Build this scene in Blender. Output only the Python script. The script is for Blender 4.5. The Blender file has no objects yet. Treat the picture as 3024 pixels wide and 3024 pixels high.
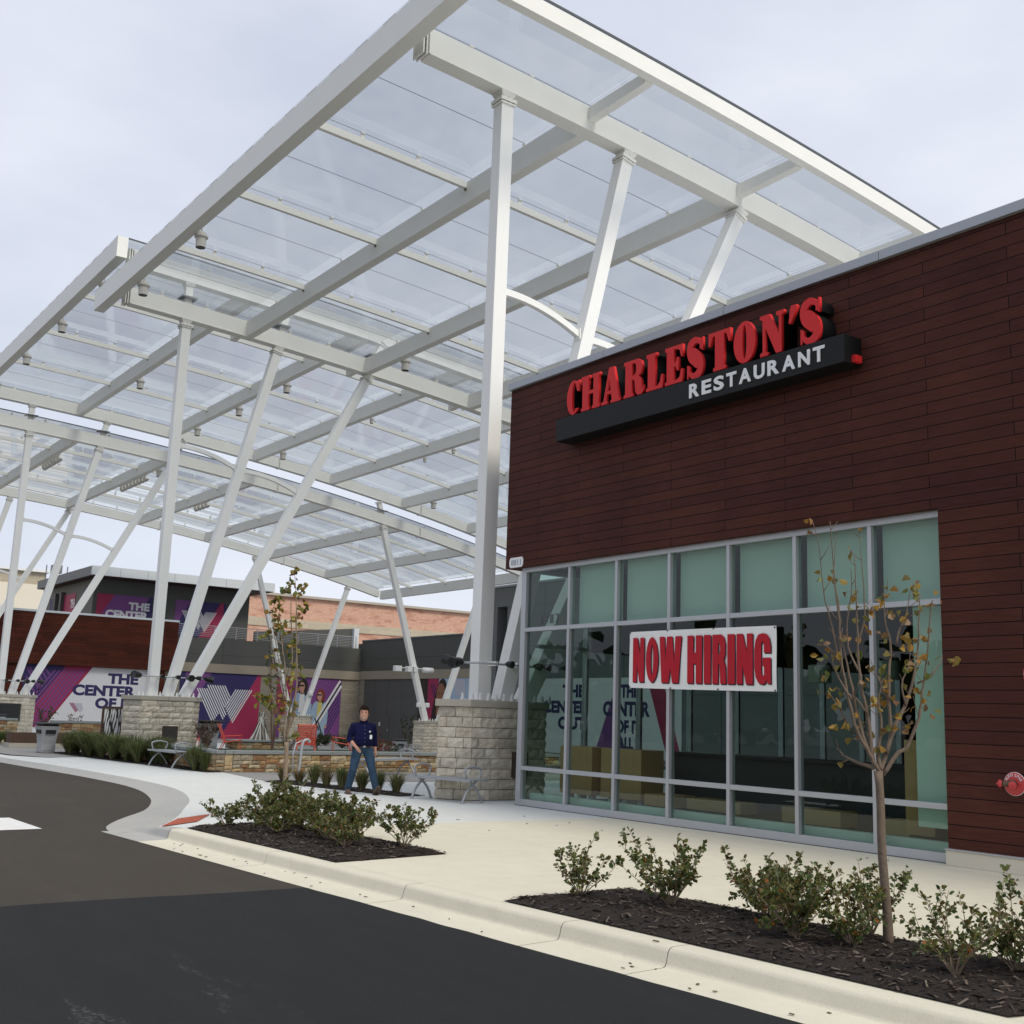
import bpy, bmesh, math, random
from mathutils import Vector, Matrix
R = math.radians
random.seed(7)
scn = bpy.context.scene
col = scn.collection

# ---------------------------------------------------------------- camera
cam_d = bpy.data.cameras.new("Camera")
cam = bpy.data.objects.new("Camera", cam_d)
col.objects.link(cam)
yaw, pit, rol = R(54.3287), R(10.1127), R(1.9224)
Fv = Vector((-math.sin(yaw) * math.cos(pit), math.cos(yaw) * math.cos(pit), math.sin(pit)))
R0 = Vector((math.cos(yaw), math.sin(yaw), 0))
U0 = R0.cross(Fv)
Rv = math.cos(rol) * R0 + math.sin(rol) * U0
Uv = -math.sin(rol) * R0 + math.cos(rol) * U0
CAM = Vector((18.629, -13.241, 1.62))
mw = Matrix.Identity(4)
for i in range(3):
    mw[i][0], mw[i][1], mw[i][2], mw[i][3] = Rv[i], Uv[i], -Fv[i], CAM[i]
cam.matrix_world = mw
cam_d.sensor_width = 36
cam_d.angle = 2 * math.atan(1512 / 3402)
cam_d.clip_end = 2000
scn.camera = cam

# ---------------------------------------------------------------- sky and sun
SUN_EL, SUN_AZ = R(50), math.atan2(0.16, 1.0)          # direction to the sun, azimuth from +X
w = bpy.data.worlds.new("World")
scn.world = w
w.use_nodes = True
nt = w.node_tree
nt.nodes.clear()
def nn(t, kind, **kw):
    n = t.nodes.new(kind)
    for k, v in kw.items():
        setattr(n, k, v)
    return n
o_ = nn(nt, 'ShaderNodeOutputWorld')
bg = nn(nt, 'ShaderNodeBackground')
sky = nn(nt, 'ShaderNodeTexSky', sky_type='NISHITA', sun_disc=False)
sky.sun_elevation = SUN_EL
sky.sun_rotation = math.pi / 2 - SUN_AZ
tc = nn(nt, 'ShaderNodeTexCoord')
mp = nn(nt, 'ShaderNodeMapping')
mp.inputs['Scale'].default_value = (1.0, 1.0, 2.6)
nz = nn(nt, 'ShaderNodeTexNoise')
nz.inputs['Scale'].default_value = 1.7
nz.inputs['Detail'].default_value = 6
nz.inputs['Roughness'].default_value = 0.52
cr = nn(nt, 'ShaderNodeValToRGB')
cr.color_ramp.elements[0].position = 0.30
cr.color_ramp.elements[0].color = (5.1, 5.5, 6.55, 1)
cr.color_ramp.elements[1].position = 0.70
cr.color_ramp.elements[1].color = (7.75, 8.0, 8.75, 1)
mx = nn(nt, 'ShaderNodeMixRGB')
mx.inputs[0].default_value = 0.9
nt.links.new(tc.outputs['Generated'], mp.inputs['Vector'])
nt.links.new(mp.outputs['Vector'], nz.inputs['Vector'])
nt.links.new(nz.outputs['Fac'], cr.inputs['Fac'])
nt.links.new(sky.outputs['Color'], mx.inputs[1])
nt.links.new(cr.outputs['Color'], mx.inputs[2])
nt.links.new(mx.outputs['Color'], bg.inputs['Color'])
bg.inputs['Strength'].default_value = 0.122
nt.links.new(bg.outputs['Background'], o_.inputs['Surface'])

sd = bpy.data.lights.new("sun", 'SUN')
sd.energy = 2.3
sd.angle = R(18)
sd.color = (1.0, 0.93, 0.79)
so = bpy.data.objects.new("sun", sd)
col.objects.link(so)
so.location = (40, -20, 60)
dvec = Vector((math.cos(SUN_EL) * math.cos(SUN_AZ), math.cos(SUN_EL) * math.sin(SUN_AZ), math.sin(SUN_EL)))
so.rotation_euler = dvec.to_track_quat('Z', 'Y').to_euler()

scn.view_settings.view_transform = 'Standard'
scn.view_settings.look = 'None'
scn.view_settings.exposure = 0.0
scn.view_settings.gamma = 1.0
scn.cycles.max_bounces = 10
scn.cycles.transparent_max_bounces = 24
scn.cycles.use_denoising = True

# ---------------------------------------------------------------- materials
def newmat(name):
    m = bpy.data.materials.new(name)
    m.use_nodes = True
    t = m.node_tree
    t.nodes.clear()
    o = nn(t, 'ShaderNodeOutputMaterial')
    b = nn(t, 'ShaderNodeBsdfPrincipled')
    t.links.new(b.outputs[0], o.inputs['Surface'])
    return m, t, b, o
def vec(t, axes='xyz', scale=(1, 1, 1), space='Object', rot=0):
    tcn = nn(t, 'ShaderNodeTexCoord')
    if space == 'World':
        g = nn(t, 'ShaderNodeNewGeometry')
        src = g.outputs['Position']
    else:
        src = tcn.outputs[space]
    s = nn(t, 'ShaderNodeSeparateXYZ')
    c = nn(t, 'ShaderNodeCombineXYZ')
    t.links.new(src, s.inputs[0])
    for i, a in enumerate(axes):
        if a in 'xyz':
            t.links.new(s.outputs['xyz'.index(a)], c.inputs[i])
    m = nn(t, 'ShaderNodeMapping')
    m.inputs['Scale'].default_value = scale
    m.inputs['Rotation'].default_value = (0, 0, rot)
    t.links.new(c.outputs[0], m.inputs[0])
    return m.outputs[0]
def noise(t, v, scale, detail=4, rough=0.55):
    n = nn(t, 'ShaderNodeTexNoise')
    n.inputs['Scale'].default_value = scale
    n.inputs['Detail'].default_value = detail
    n.inputs['Roughness'].default_value = rough
    if v: t.links.new(v, n.inputs['Vector'])
    return n.outputs['Fac']
def ramp(t, f, stops):
    r = nn(t, 'ShaderNodeValToRGB')
    e = r.color_ramp.elements
    while len(e) < len(stops): e.new(0.5)
    for k, (p, c) in enumerate(stops):
        e[k].position = p
        e[k].color = (c[0], c[1], c[2], 1) if len(c) == 3 else c
    t.links.new(f, r.inputs[0])
    return r.outputs[0]
def mixc(t, f, a, b, mode='MIX'):
    m = nn(t, 'ShaderNodeMixRGB', blend_type=mode)
    for i, x in ((0, f), (1, a), (2, b)):
        if isinstance(x, (int, float)): m.inputs[i].default_value = x
        elif isinstance(x, tuple): m.inputs[i].default_value = (*x[:3], 1)
        else: t.links.new(x, m.inputs[i])
    return m.outputs[0]
def bump(t, b, h, strength, dist=0.01):
    n = nn(t, 'ShaderNodeBump')
    n.inputs['Strength'].default_value = strength
    n.inputs['Distance'].default_value = dist
    t.links.new(h, n.inputs['Height'])
    t.links.new(n.outputs[0], b.inputs['Normal'])
    return n
def sc(c, k): return tuple(min(1, x * k) for x in c)
M = {}
def simple(name, c, rough=0.6, metal=0.0, var=0.12, vs=6.0, bs=0.0, bscale=60.0, spec=0.5, space='Object'):
    """one paint or plastic: base colour broken up by two noises, a light bump"""
    m, t, b, o = newmat(name)
    v = vec(t, space=space)
    f = noise(t, v, vs, 5)
    cc = mixc(t, f, sc(c, 1 - var), sc(c, 1 + var))
    t.links.new(cc, b.inputs['Base Color'])
    rr = nn(t, 'ShaderNodeMapRange')
    rr.inputs[3].default_value = max(0.02, rough - 0.08)
    rr.inputs[4].default_value = min(1, rough + 0.08)
    t.links.new(f, rr.inputs[0])
    t.links.new(rr.outputs[0], b.inputs['Roughness'])
    b.inputs['Metallic'].default_value = metal
    b.inputs['Specular IOR Level'].default_value = spec
    if bs: bump(t, b, noise(t, v, bscale, 3), bs)
    M[name] = m
    return m
simple('white_steel', (.83, .825, .775), .5, var=.05, vs=1.2, bs=.06, bscale=25)
simple('column_paint', (.84, .84, .81), .42, var=.04, vs=1.0, bs=.05, bscale=20)
simple('bolt_white', (.8, .8, .78), .5)
simple('bolt_dark', (.16, .15, .13), .6)
simple('joint_dark', (.09, .1, .11), .7)
simple('black_metal', (.018, .018, .02), .45)
simple('sign_black', (.0085, .0095, .010), .5, spec=.2)
simple('sign_red', (.66, .028, .03), .5, var=.06, spec=.2)
simple('sign_white', (.82, .82, .82), .5, var=.03)
simple('alu', (.46, .47, .49), .38, metal=.35, var=.05, vs=3)
simple('cap_metal', (.36, .38, .41), .4, metal=.3, var=.06, vs=1.5)
simple('bench_metal', (.34, .36, .38), .45, metal=.35, var=.08)
simple('bin_metal', (.42, .43, .44), .45, metal=.3, var=.08)
simple('bin_dark', (.05, .052, .055), .6)
simple('rail_metal', (.5, .51, .52), .4, metal=.4)
simple('dark_steel', (.035, .03, .027), .55, var=.3)
simple('rust', (.075, .042, .026), .8, var=.45, vs=14, bs=.2)
simple('bronze', (.04, .028, .022), .6, var=.3, vs=5)
simple('bluestone', (.24, .26, .255), .75, var=.14, vs=3, bs=.2, bscale=18)
simple('limestone_cap', (.42, .385, .32), .85, var=.10, vs=2.5, bs=.25, bscale=14)
simple('plinth', (.62, .575, .475), .9, var=.07, vs=1.5, bs=.15, bscale=40)
simple('gray_panel', (.085, .086, .078), .6, var=.06, vs=.4)
simple('gray_soffit', (.05, .018, .012), .7, var=.15, vs=2)
simple('mid_gray_panel', (.16, .165, .17), .6, var=.06, vs=.4)
simple('light_fascia', (.64, .68, .71), .35, var=.05, vs=.5)
simple('beige_band', (.33, .285, .22), .85, var=.07, vs=.8)
simple('door_gray', (.10, .102, .10), .6, var=.06, vs=.6)
simple('cream_wall', (.78, .72, .60), .9, var=.04, vs=.3)
simple('roof_white', (.8, .82, .84), .7)
simple('bark', (.155, .115, .085), .9, var=.35, vs=22, bs=.6, bscale=45)
simple('bark_pale', (.26, .2, .14), .9, var=.35, vs=20, bs=.5, bscale=45)
simple('twig', (.17, .11, .075), .85, var=.3, vs=20)
simple('skin', (.52, .27, .19), .5, var=.10, vs=18)
simple('hair', (.016, .010, .008), .8, var=.3, vs=40, spec=.1)
simple('shirt_navy', (.006, .007, .040), .85, spec=.15, var=.25, vs=9, bs=.35, bscale=12)
simple('denim', (.032, .062, .105), .9, spec=.15, var=.42, vs=5, bs=.4, bscale=14)
simple('boot', (.10, .06, .04), .75, var=.25, vs=12)
simple('belt', (.06, .032, .018), .5)
simple('eye', (.75, .73, .7), .3)
simple('lip', (.36, .13, .11), .5)
simple('stubble', (.30, .22, .18), .7)
simple('paper_white', (.8, .8, .8), .6, var=.02)
simple('plywood', (.5, .30, .13), .6, var=.2, vs=5)
simple('crate_pale', (.42, .29, .13), .6, var=.15, vs=5)
simple('blind', (.60, .72, .66), .85, var=.05, vs=.8)
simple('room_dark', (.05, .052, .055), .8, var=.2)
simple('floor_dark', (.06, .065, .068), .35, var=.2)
simple('lamp_black', (.012, .012, .013), .4)
simple('can_white', (.6, .58, .54), .5)
simple('red_chair', (.72, .10, .05), .45, var=.1)
simple('flower_red', (.5, .025, .03), .7, var=.3, vs=12)
simple('pole_white', (.7, .68, .62), .7, var=.25, vs=12)
simple('pole_dark', (.05, .045, .04), .7)
simple('fdc_red', (.55, .05, .055), .4)
simple('brass_old', (.15, .10, .065), .5, metal=.5, var=.2)
simple('p_navy', (.032, .022, .115), .6, var=.04)
simple('p_purple', (.20, .06, .24), .6, var=.05)
simple('p_crimson', (.36, .022, .085), .6, var=.05)
simple('p_white', (.78, .77, .79), .6, var=.02)
simple('p_black', (.015, .013, .02), .6)
simple('p_pink', (.42, .2, .28), .6)
simple('p_pale', (.55, .55, .62), .6)
simple('p_denim', (.34, .46, .60), .7, var=.25, vs=3)
simple('p_skin', (.55, .30, .22), .6, var=.1)
simple('p_brownskin', (.30, .13, .07), .6, var=.15)
simple('p_redhair', (.22, .04, .025), .7, var=.3)
simple('p_darkhair', (.03, .016, .014), .7, var=.3)
simple('p_yellow', (.66, .55, .14), .6)
simple('p_sky', (.40, .52, .66), .6, var=.3, vs=.8)
simple('tactile', (.40, .105, .06), .85, var=.15, vs=8)
simple('debris', (.12, .085, .055), .9, var=.3, vs=20)

def leafmat(name, cols, rough=.55, trans=.25):
    """foliage: a colour per leaf, chosen from a few real leaf colours"""
    m, t, b, o = newmat(name)
    a = nn(t, 'ShaderNodeAttribute', attribute_name='shade')
    n = len(cols)
    cc = ramp(t, a.outputs['Fac'], [((i + .5) / n, c) for i, c in enumerate(cols)])
    cc = mixc(t, noise(t, vec(t), 60, 2), cc, mixc(t, .35, cc, (0.02, .02, .01)))
    t.links.new(cc, b.inputs['Base Color'])
    b.inputs['Roughness'].default_value = rough
    b.inputs['Specular IOR Level'].default_value = .35
    tr = nn(t, 'ShaderNodeBsdfTranslucent')
    t.links.new(cc, tr.inputs['Color'])
    ms = nn(t, 'ShaderNodeMixShader')
    ms.inputs[0].default_value = trans
    t.links.new(b.outputs[0], ms.inputs[1])
    t.links.new(tr.outputs[0], ms.inputs[2])
    t.links.new(ms.outputs[0], o.inputs['Surface'])
    M[name] = m
leafmat('shrub_leaf', [(.075, .12, .045), (.10, .155, .05), (.125, .175, .052), (.15, .195, .055), (.175, .20, .055), (.19, .19, .05), (.20, .18, .05), (.13, .10, .03), (.15, .10, .03), (.32, .11, .02)], .4)
leafmat('pear_leaf', [(.10, .15, .03), (.17, .20, .035), (.25, .24, .04), (.33, .25, .045), (.38, .25, .04), (.28, .15, .03), (.20, .09, .04)], .5)
leafmat('pear_leaf_gold', [(.20, .19, .05), (.30, .22, .05), (.38, .23, .04), (.40, .20, .035), (.25, .16, .05), (.22, .11, .06), (.17, .2, .05)], .5)
leafmat('grass_green', [(.08, .125, .04), (.115, .17, .05), (.15, .2, .06), (.2, .22, .08), (.26, .22, .11)], .6, .35)
leafmat('grass_tan', [(.16, .15, .06), (.24, .19, .09), (.30, .21, .10), (.33, .25, .13), (.12, .14, .05)], .7, .3)
leafmat('dry_leaf', [(.10, .055, .045), (.14, .075, .055), (.09, .05, .05), (.17, .11, .06), (.08, .06, .04)], .7)
leafmat('hedge_leaf', [(.03, .05, .02), (.045, .07, .025), (.06, .085, .03)], .6)
leafmat('red_leaf', [(.45, .02, .03), (.35, .015, .03), (.10, .12, .04), (.07, .1, .035)], .6)

def concrete(name, c, joint=(3.0, 3.0), rot=0.0, jd=.55, stain=.16):
    m, t, b, o = newmat(name)
    v = vec(t, space='World')
    big = noise(t, v, .35, 5)
    mid = noise(t, v, 3.0, 6, .65)
    fine = noise(t, v, 90, 3)
    cc = mixc(t, big, sc(c, 1 - stain), sc(c, 1 + stain * .5))
    cc = mixc(t, .35, cc, ramp(t, mid, [(.3, sc(c, .82)), (.62, sc(c, 1.06))]))
    cc = mixc(t, .18, cc, ramp(t, fine, [(.35, sc(c, .6)), (.6, sc(c, 1.12))]))
    spot = noise(t, v, 14, 2)
    cc = mixc(t, ramp(t, spot, [(.70, (0, 0, 0)), (.78, (.5, .5, .5))]), cc, sc(c, .55))
    if joint:
        bt = nn(t, 'ShaderNodeTexBrick')
        bt.offset = 0
        bt.inputs['Scale'].default_value = 1
        bt.inputs['Mortar Size'].default_value = .005
        bt.inputs['Brick Width'].default_value = joint[0]
        bt.inputs['Row Height'].default_value = joint[1]
        bt.inputs['Mortar Smooth'].default_value = .2
        t.links.new(vec(t, space='World', rot=rot), bt.inputs['Vector'])
        cc = mixc(t, bt.outputs['Fac'], cc, sc(c, jd))
    t.links.new(cc, b.inputs['Base Color'])
    b.inputs['Roughness'].default_value = .85
    b.inputs['Specular IOR Level'].default_value = .3
    bump(t, b, mixc(t, .5, mid, fine), .12, .006)
    M[name] = m
concrete('paving_white', (.66, .675, .655), (3.0, 2.4), R(2))
concrete('paving_cream', (.68, .645, .52), (3.0, 3.4), R(3.4), jd=.72)
concrete('paving_gray', (.30, .29, .275), (1.5, 1.5), R(6))
concrete('curb_conc', (.66, .625, .51), None)
concrete('curb_gray', (.42, .415, .395), None, stain=.25)

def asphalt(name, c, warm, spot=None):
    m, t, b, o = newmat(name)
    v = vec(t, space='World')
    big = noise(t, v, .28, 6, .6)
    fine = noise(t, v, 180, 2)
    med = noise(t, vec(t, space='World', scale=(.5, 2.2, 1), rot=R(8)), 1.4, 6, .7)
    cc = mixc(t, big, sc(c, .8), sc(c, 1.2))
    cc = mixc(t, ramp(t, med, [(.42, (0, 0, 0)), (.75, (.45, .45, .45))]), cc, warm)
    cc = mixc(t, .5, cc, ramp(t, fine, [(.3, sc(c, .3)), (.55, c), (.72, sc(c, 2.6))]))
    wv = noise(t, vec(t, space='World', scale=(.35, 1.9, 1), rot=R(62)), 1.0, 8, .72)
    wv2 = noise(t, vec(t, space='World'), 26, 4, .7)
    ms_ = mixc(t, 1.0, ramp(t, wv, [(.585, (0, 0, 0)), (.64, (1, 1, 1)), (.66, (0, 0, 0))]), ramp(t, wv2, [(.46, (0, 0, 0)), (.62, (.8, .8, .8))]), 'MULTIPLY')
    if spot:                                          # scraped patch in one place only
        g = nn(t, 'ShaderNodeNewGeometry')
        dn = nn(t, 'ShaderNodeVectorMath', operation='DISTANCE')
        dn.inputs[1].default_value = spot
        t.links.new(g.outputs['Position'], dn.inputs[0])
        rr = nn(t, 'ShaderNodeMapRange'); rr.inputs[1].default_value = .3; rr.inputs[2].default_value = 1.5; rr.inputs[3].default_value = 1; rr.inputs[4].default_value = .06
        t.links.new(dn.outputs['Value'], rr.inputs[0])
        ms_ = mixc(t, rr.outputs[0], (0, 0, 0), ms_)
    else: ms_ = mixc(t, .12, (0, 0, 0), ms_)
    cc = mixc(t, ms_, cc, sc(c, 7))
    t.links.new(cc, b.inputs['Base Color'])
    b.inputs['Roughness'].default_value = .9
    b.inputs['Specular IOR Level'].default_value = .18
    bump(t, b, fine, .5, .006)
    M[name] = m
asphalt('asphalt', (.056, .048, .040), (.082, .073, .061))
asphalt('asphalt_seal', (.0185, .0195, .0205), (.034, .035, .036), (11.0, -10.9, -.15))

def mulchmat():
    m, t, b, o = newmat('mulch')
    v = vec(t, space='World', scale=(1, 2.4, 1), rot=R(25))
    v2 = vec(t, space='World', scale=(2.6, 1, 1), rot=R(-20))
    a = noise(t, v, 42, 3, .7)
    a2 = noise(t, v2, 36, 3, .7)
    mm = nn(t, 'ShaderNodeMath', operation='MAXIMUM')
    t.links.new(a, mm.inputs[0]); t.links.new(a2, mm.inputs[1])
    cc = ramp(t, mm.outputs[0], [(.45, (.008, .005, .004)), (.58, (.025, .016, .012)), (.70, (.05, .033, .026)), (.80, (.14, .10, .085))])
    t.links.new(cc, b.inputs['Base Color'])
    b.inputs['Roughness'].default_value = .95
    bump(t, b, mm.outputs[0], 1.0, .03)
    M['mulch'] = m
mulchmat()
leafmat('chip', [(.02, .012, .009), (.04, .025, .02), (.06, .04, .032), (.11, .08, .065), (.17, .14, .115)], .9, 0)

def planks(name, c1, c2, axes, h=.165, wd=2.44, axis_rough=.5):
    m, t, b, o = newmat(name)
    v = vec(t, axes, space='World')
    bt = nn(t, 'ShaderNodeTexBrick')
    bt.offset = .5
    bt.inputs['Scale'].default_value = 1
    bt.inputs['Mortar Size'].default_value = .006
    bt.inputs['Mortar Smooth'].default_value = .1
    bt.inputs['Brick Width'].default_value = wd
    bt.inputs['Row Height'].default_value = h
    bt.inputs['Bias'].default_value = -.1
    bt.inputs['Color1'].default_value = (*c1, 1)
    bt.inputs['Color2'].default_value = (*c2, 1)
    bt.inputs['Mortar'].default_value = (.006, .004, .004, 1)
    t.links.new(v, bt.inputs['Vector'])
    g = noise(t, vec(t, axes, scale=(1.6, 26, 1), space='World'), 2.2, 6, .65)
    g2 = noise(t, vec(t, axes, scale=(1, 1, 1), space='World'), .7, 3)
    cc = mixc(t, .75, bt.outputs['Color'], ramp(t, g, [(.25, (.62, .62, .62)), (.75, (1.35, 1.3, 1.25))]), 'MULTIPLY')
    cc = mixc(t, .45, cc, ramp(t, g2, [(.3, (.6, .6, .65)), (.7, (1.35, 1.3, 1.2))]), 'MULTIPLY')
    t.links.new(cc, b.inputs['Base Color'])
    b.inputs['Roughness'].default_value = axis_rough
    b.inputs['Specular IOR Level'].default_value = .10
    inv = nn(t, 'ShaderNodeInvert')
    t.links.new(bt.outputs['Fac'], inv.inputs[1])
    bump(t, b, inv.outputs[0], .6, .012)
    M[name] = m
planks('wood_panel', (.082, .0285, .0205), (.062, .0225, .0185), 'xzy', axis_rough=.65)
planks('wood_panel_far', (.095, .026, .015), (.06, .019, .013), 'yzx', .2, 3.0)

def brickmat(name, c1, c2, mort, axes, bw, bh, ms, blot=None):
    m, t, b, o = newmat(name)
    v = vec(t, axes, space='World')
    bt = nn(t, 'ShaderNodeTexBrick')
    bt.inputs['Scale'].default_value = 1
    bt.inputs['Mortar Size'].default_value = ms
    bt.inputs['Brick Width'].default_value = bw
    bt.inputs['Row Height'].default_value = bh
    bt.inputs['Color1'].default_value = (*c1, 1)
    bt.inputs['Color2'].default_value = (*c2, 1)
    bt.inputs['Mortar'].default_value = (*mort, 1)
    t.links.new(v, bt.inputs['Vector'])
    cc = bt.outputs['Color']
    if blot:
        f = noise(t, vec(t, axes, scale=(.5, 1.3, 1), space='World'), .8, 6, .7)
        cc = mixc(t, ramp(t, f, [(.5, (0, 0, 0)), (.62, (.75, .75, .75))]), cc, blot)
    cc = mixc(t, .4, cc, ramp(t, noise(t, v, 6, 4), [(.3, (.7, .7, .7)), (.7, (1.2, 1.2, 1.2))]), 'MULTIPLY')
    t.links.new(cc, b.inputs['Base Color'])
    b.inputs['Roughness'].default_value = .9
    bump(t, b, bt.outputs['Fac'], -.4, .01)
    M[name] = m
brickmat('pink_brick', (.62, .36, .255), (.54, .29, .2), (.60, .42, .33), 'yzx', .5, .17, .02, (.36, .15, .10))
brickmat('stone_wall', (.33, .295, .235), (.27, .24, .19), (.20, .175, .14), 'yzx', .8, .21, .012)
brickmat('stone_wall_side', (.33, .295, .235), (.27, .24, .19), (.20, .175, .14), 'xzy', .8, .21, .012)
brickmat('tan_block', (.5, .44, .33), (.46, .40, .30), (.4, .35, .27), 'yzx', 1.2, .5, .02)
brickmat('dark_brick', (.06, .04, .032), (.045, .032, .027), (.03, .025, .02), 'xzy', .6, .2, .02)

def blockstone(name, rough=.9):
    """split-faced stone; the colour of each block comes from the block itself"""
    m, t, b, o = newmat(name)
    a = nn(t, 'ShaderNodeAttribute', attribute_name='tone')
    v = vec(t)
    f = noise(t, v, 7, 6, .65)
    g = noise(t, v, 38, 4, .6)
    cc = mixc(t, .8, a.outputs['Color'], ramp(t, f, [(.28, (.62, .60, .57)), (.70, (1.22, 1.2, 1.18))]), 'MULTIPLY')
    cc = mixc(t, .5, cc, ramp(t, g, [(.3, (.7, .7, .7)), (.7, (1.2, 1.2, 1.2))]), 'MULTIPLY')
    t.links.new(cc, b.inputs['Base Color'])
    b.inputs['Roughness'].default_value = rough
    b.inputs['Specular IOR Level'].default_value = .25
    bump(t, b, mixc(t, .4, f, g), .7, .02)
    M[name] = m
blockstone('blockstone')
simple('mortar', (.22, .185, .135), .95, var=.15, vs=12, bs=.3)
simple('mortar_dark', (.12, .09, .06), .95, var=.2, vs=12, bs=.3)

def glassmat(name, tint, f0=.04, rough=.0, haze=0.0, hazec=(.6, .65, .65), boost=1.0):
    m, t, b, o = newmat(name)
    t.nodes.remove(b)
    tr = nn(t, 'ShaderNodeBsdfTransparent')
    tr.inputs['Color'].default_value = (*tint, 1)
    gl = nn(t, 'ShaderNodeBsdfGlossy')
    gl.inputs['Roughness'].default_value = rough
    gl.inputs['Color'].default_value = (.95, .98, .97, 1)
    g = nn(t, 'ShaderNodeNewGeometry')              # Schlick, the same from both sides of the sheet
    dp = nn(t, 'ShaderNodeVectorMath', operation='DOT_PRODUCT')
    t.links.new(g.outputs['Incoming'], dp.inputs[0]); t.links.new(g.outputs['Normal'], dp.inputs[1])
    prev = dp.outputs['Value']
    mu = None
    for op, val in (('ABSOLUTE', None), ('SUBTRACT', 'inv'), ('POWER', 5.0), ('MULTIPLY', (1 - f0) * boost), ('ADD', f0 * boost)):
        n_ = nn(t, 'ShaderNodeMath', operation=op); n_.use_clamp = True
        if val == 'inv':
            n_.inputs[0].default_value = 1.0; t.links.new(prev, n_.inputs[1])
        else:
            t.links.new(prev, n_.inputs[0])
            if val is not None: n_.inputs[1].default_value = val
        prev = n_.outputs[0]; mu = n_
    ms = nn(t, 'ShaderNodeMixShader')
    t.links.new(mu.outputs[0], ms.inputs[0])
    base = tr.outputs[0]
    if haze:
        df = nn(t, 'ShaderNodeBsdfTranslucent')
        df.inputs['Color'].default_value = (*hazec, 1)
        m2 = nn(t, 'ShaderNodeMixShader')
        f = noise(t, vec(t, space='World'), .8, 5, .6)
        rr = nn(t, 'ShaderNodeMapRange')
        rr.inputs[1].default_value = .3; rr.inputs[2].default_value = .75
        rr.inputs[3].default_value = haze * .6; rr.inputs[4].default_value = haze * 1.5
        t.links.new(f, rr.inputs[0])
        t.links.new(rr.outputs[0], m2.inputs[0])
        t.links.new(base, m2.inputs[1]); t.links.new(df.outputs[0], m2.inputs[2])
        base = m2.outputs[0]
    t.links.new(base, ms.inputs[1]); t.links.new(gl.outputs[0], ms.inputs[2])
    t.links.new(ms.outputs[0], o.inputs['Surface'])
    M[name] = m
glassmat('canopy_glass', (.60, .63, .655), .05, .07, .16, (.66, .69, .72), 1.15)
glassmat('window_glass', (.58, .69, .64), .046, .0, 0, boost=1.0)

def lawnmat():
    m, t, b, o = newmat('lawn')
    v = vec(t, space='World')
    cc = ramp(t, noise(t, v, 30, 4, .7), [(.3, (.02, .042, .012)), (.7, (.05, .085, .025))])
    t.links.new(cc, b.inputs['Base Color'])
    b.inputs['Roughness'].default_value = .95
    bump(t, b, noise(t, v, 120, 2), 1, .03)
    M['lawn'] = m
lawnmat()
simple('terrain', (.10, .10, .085), .95, var=.3, vs=.4, space='Object')
simple('roadpaint', (.72, .72, .70), .7, var=.12, vs=9, bs=.2)

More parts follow.
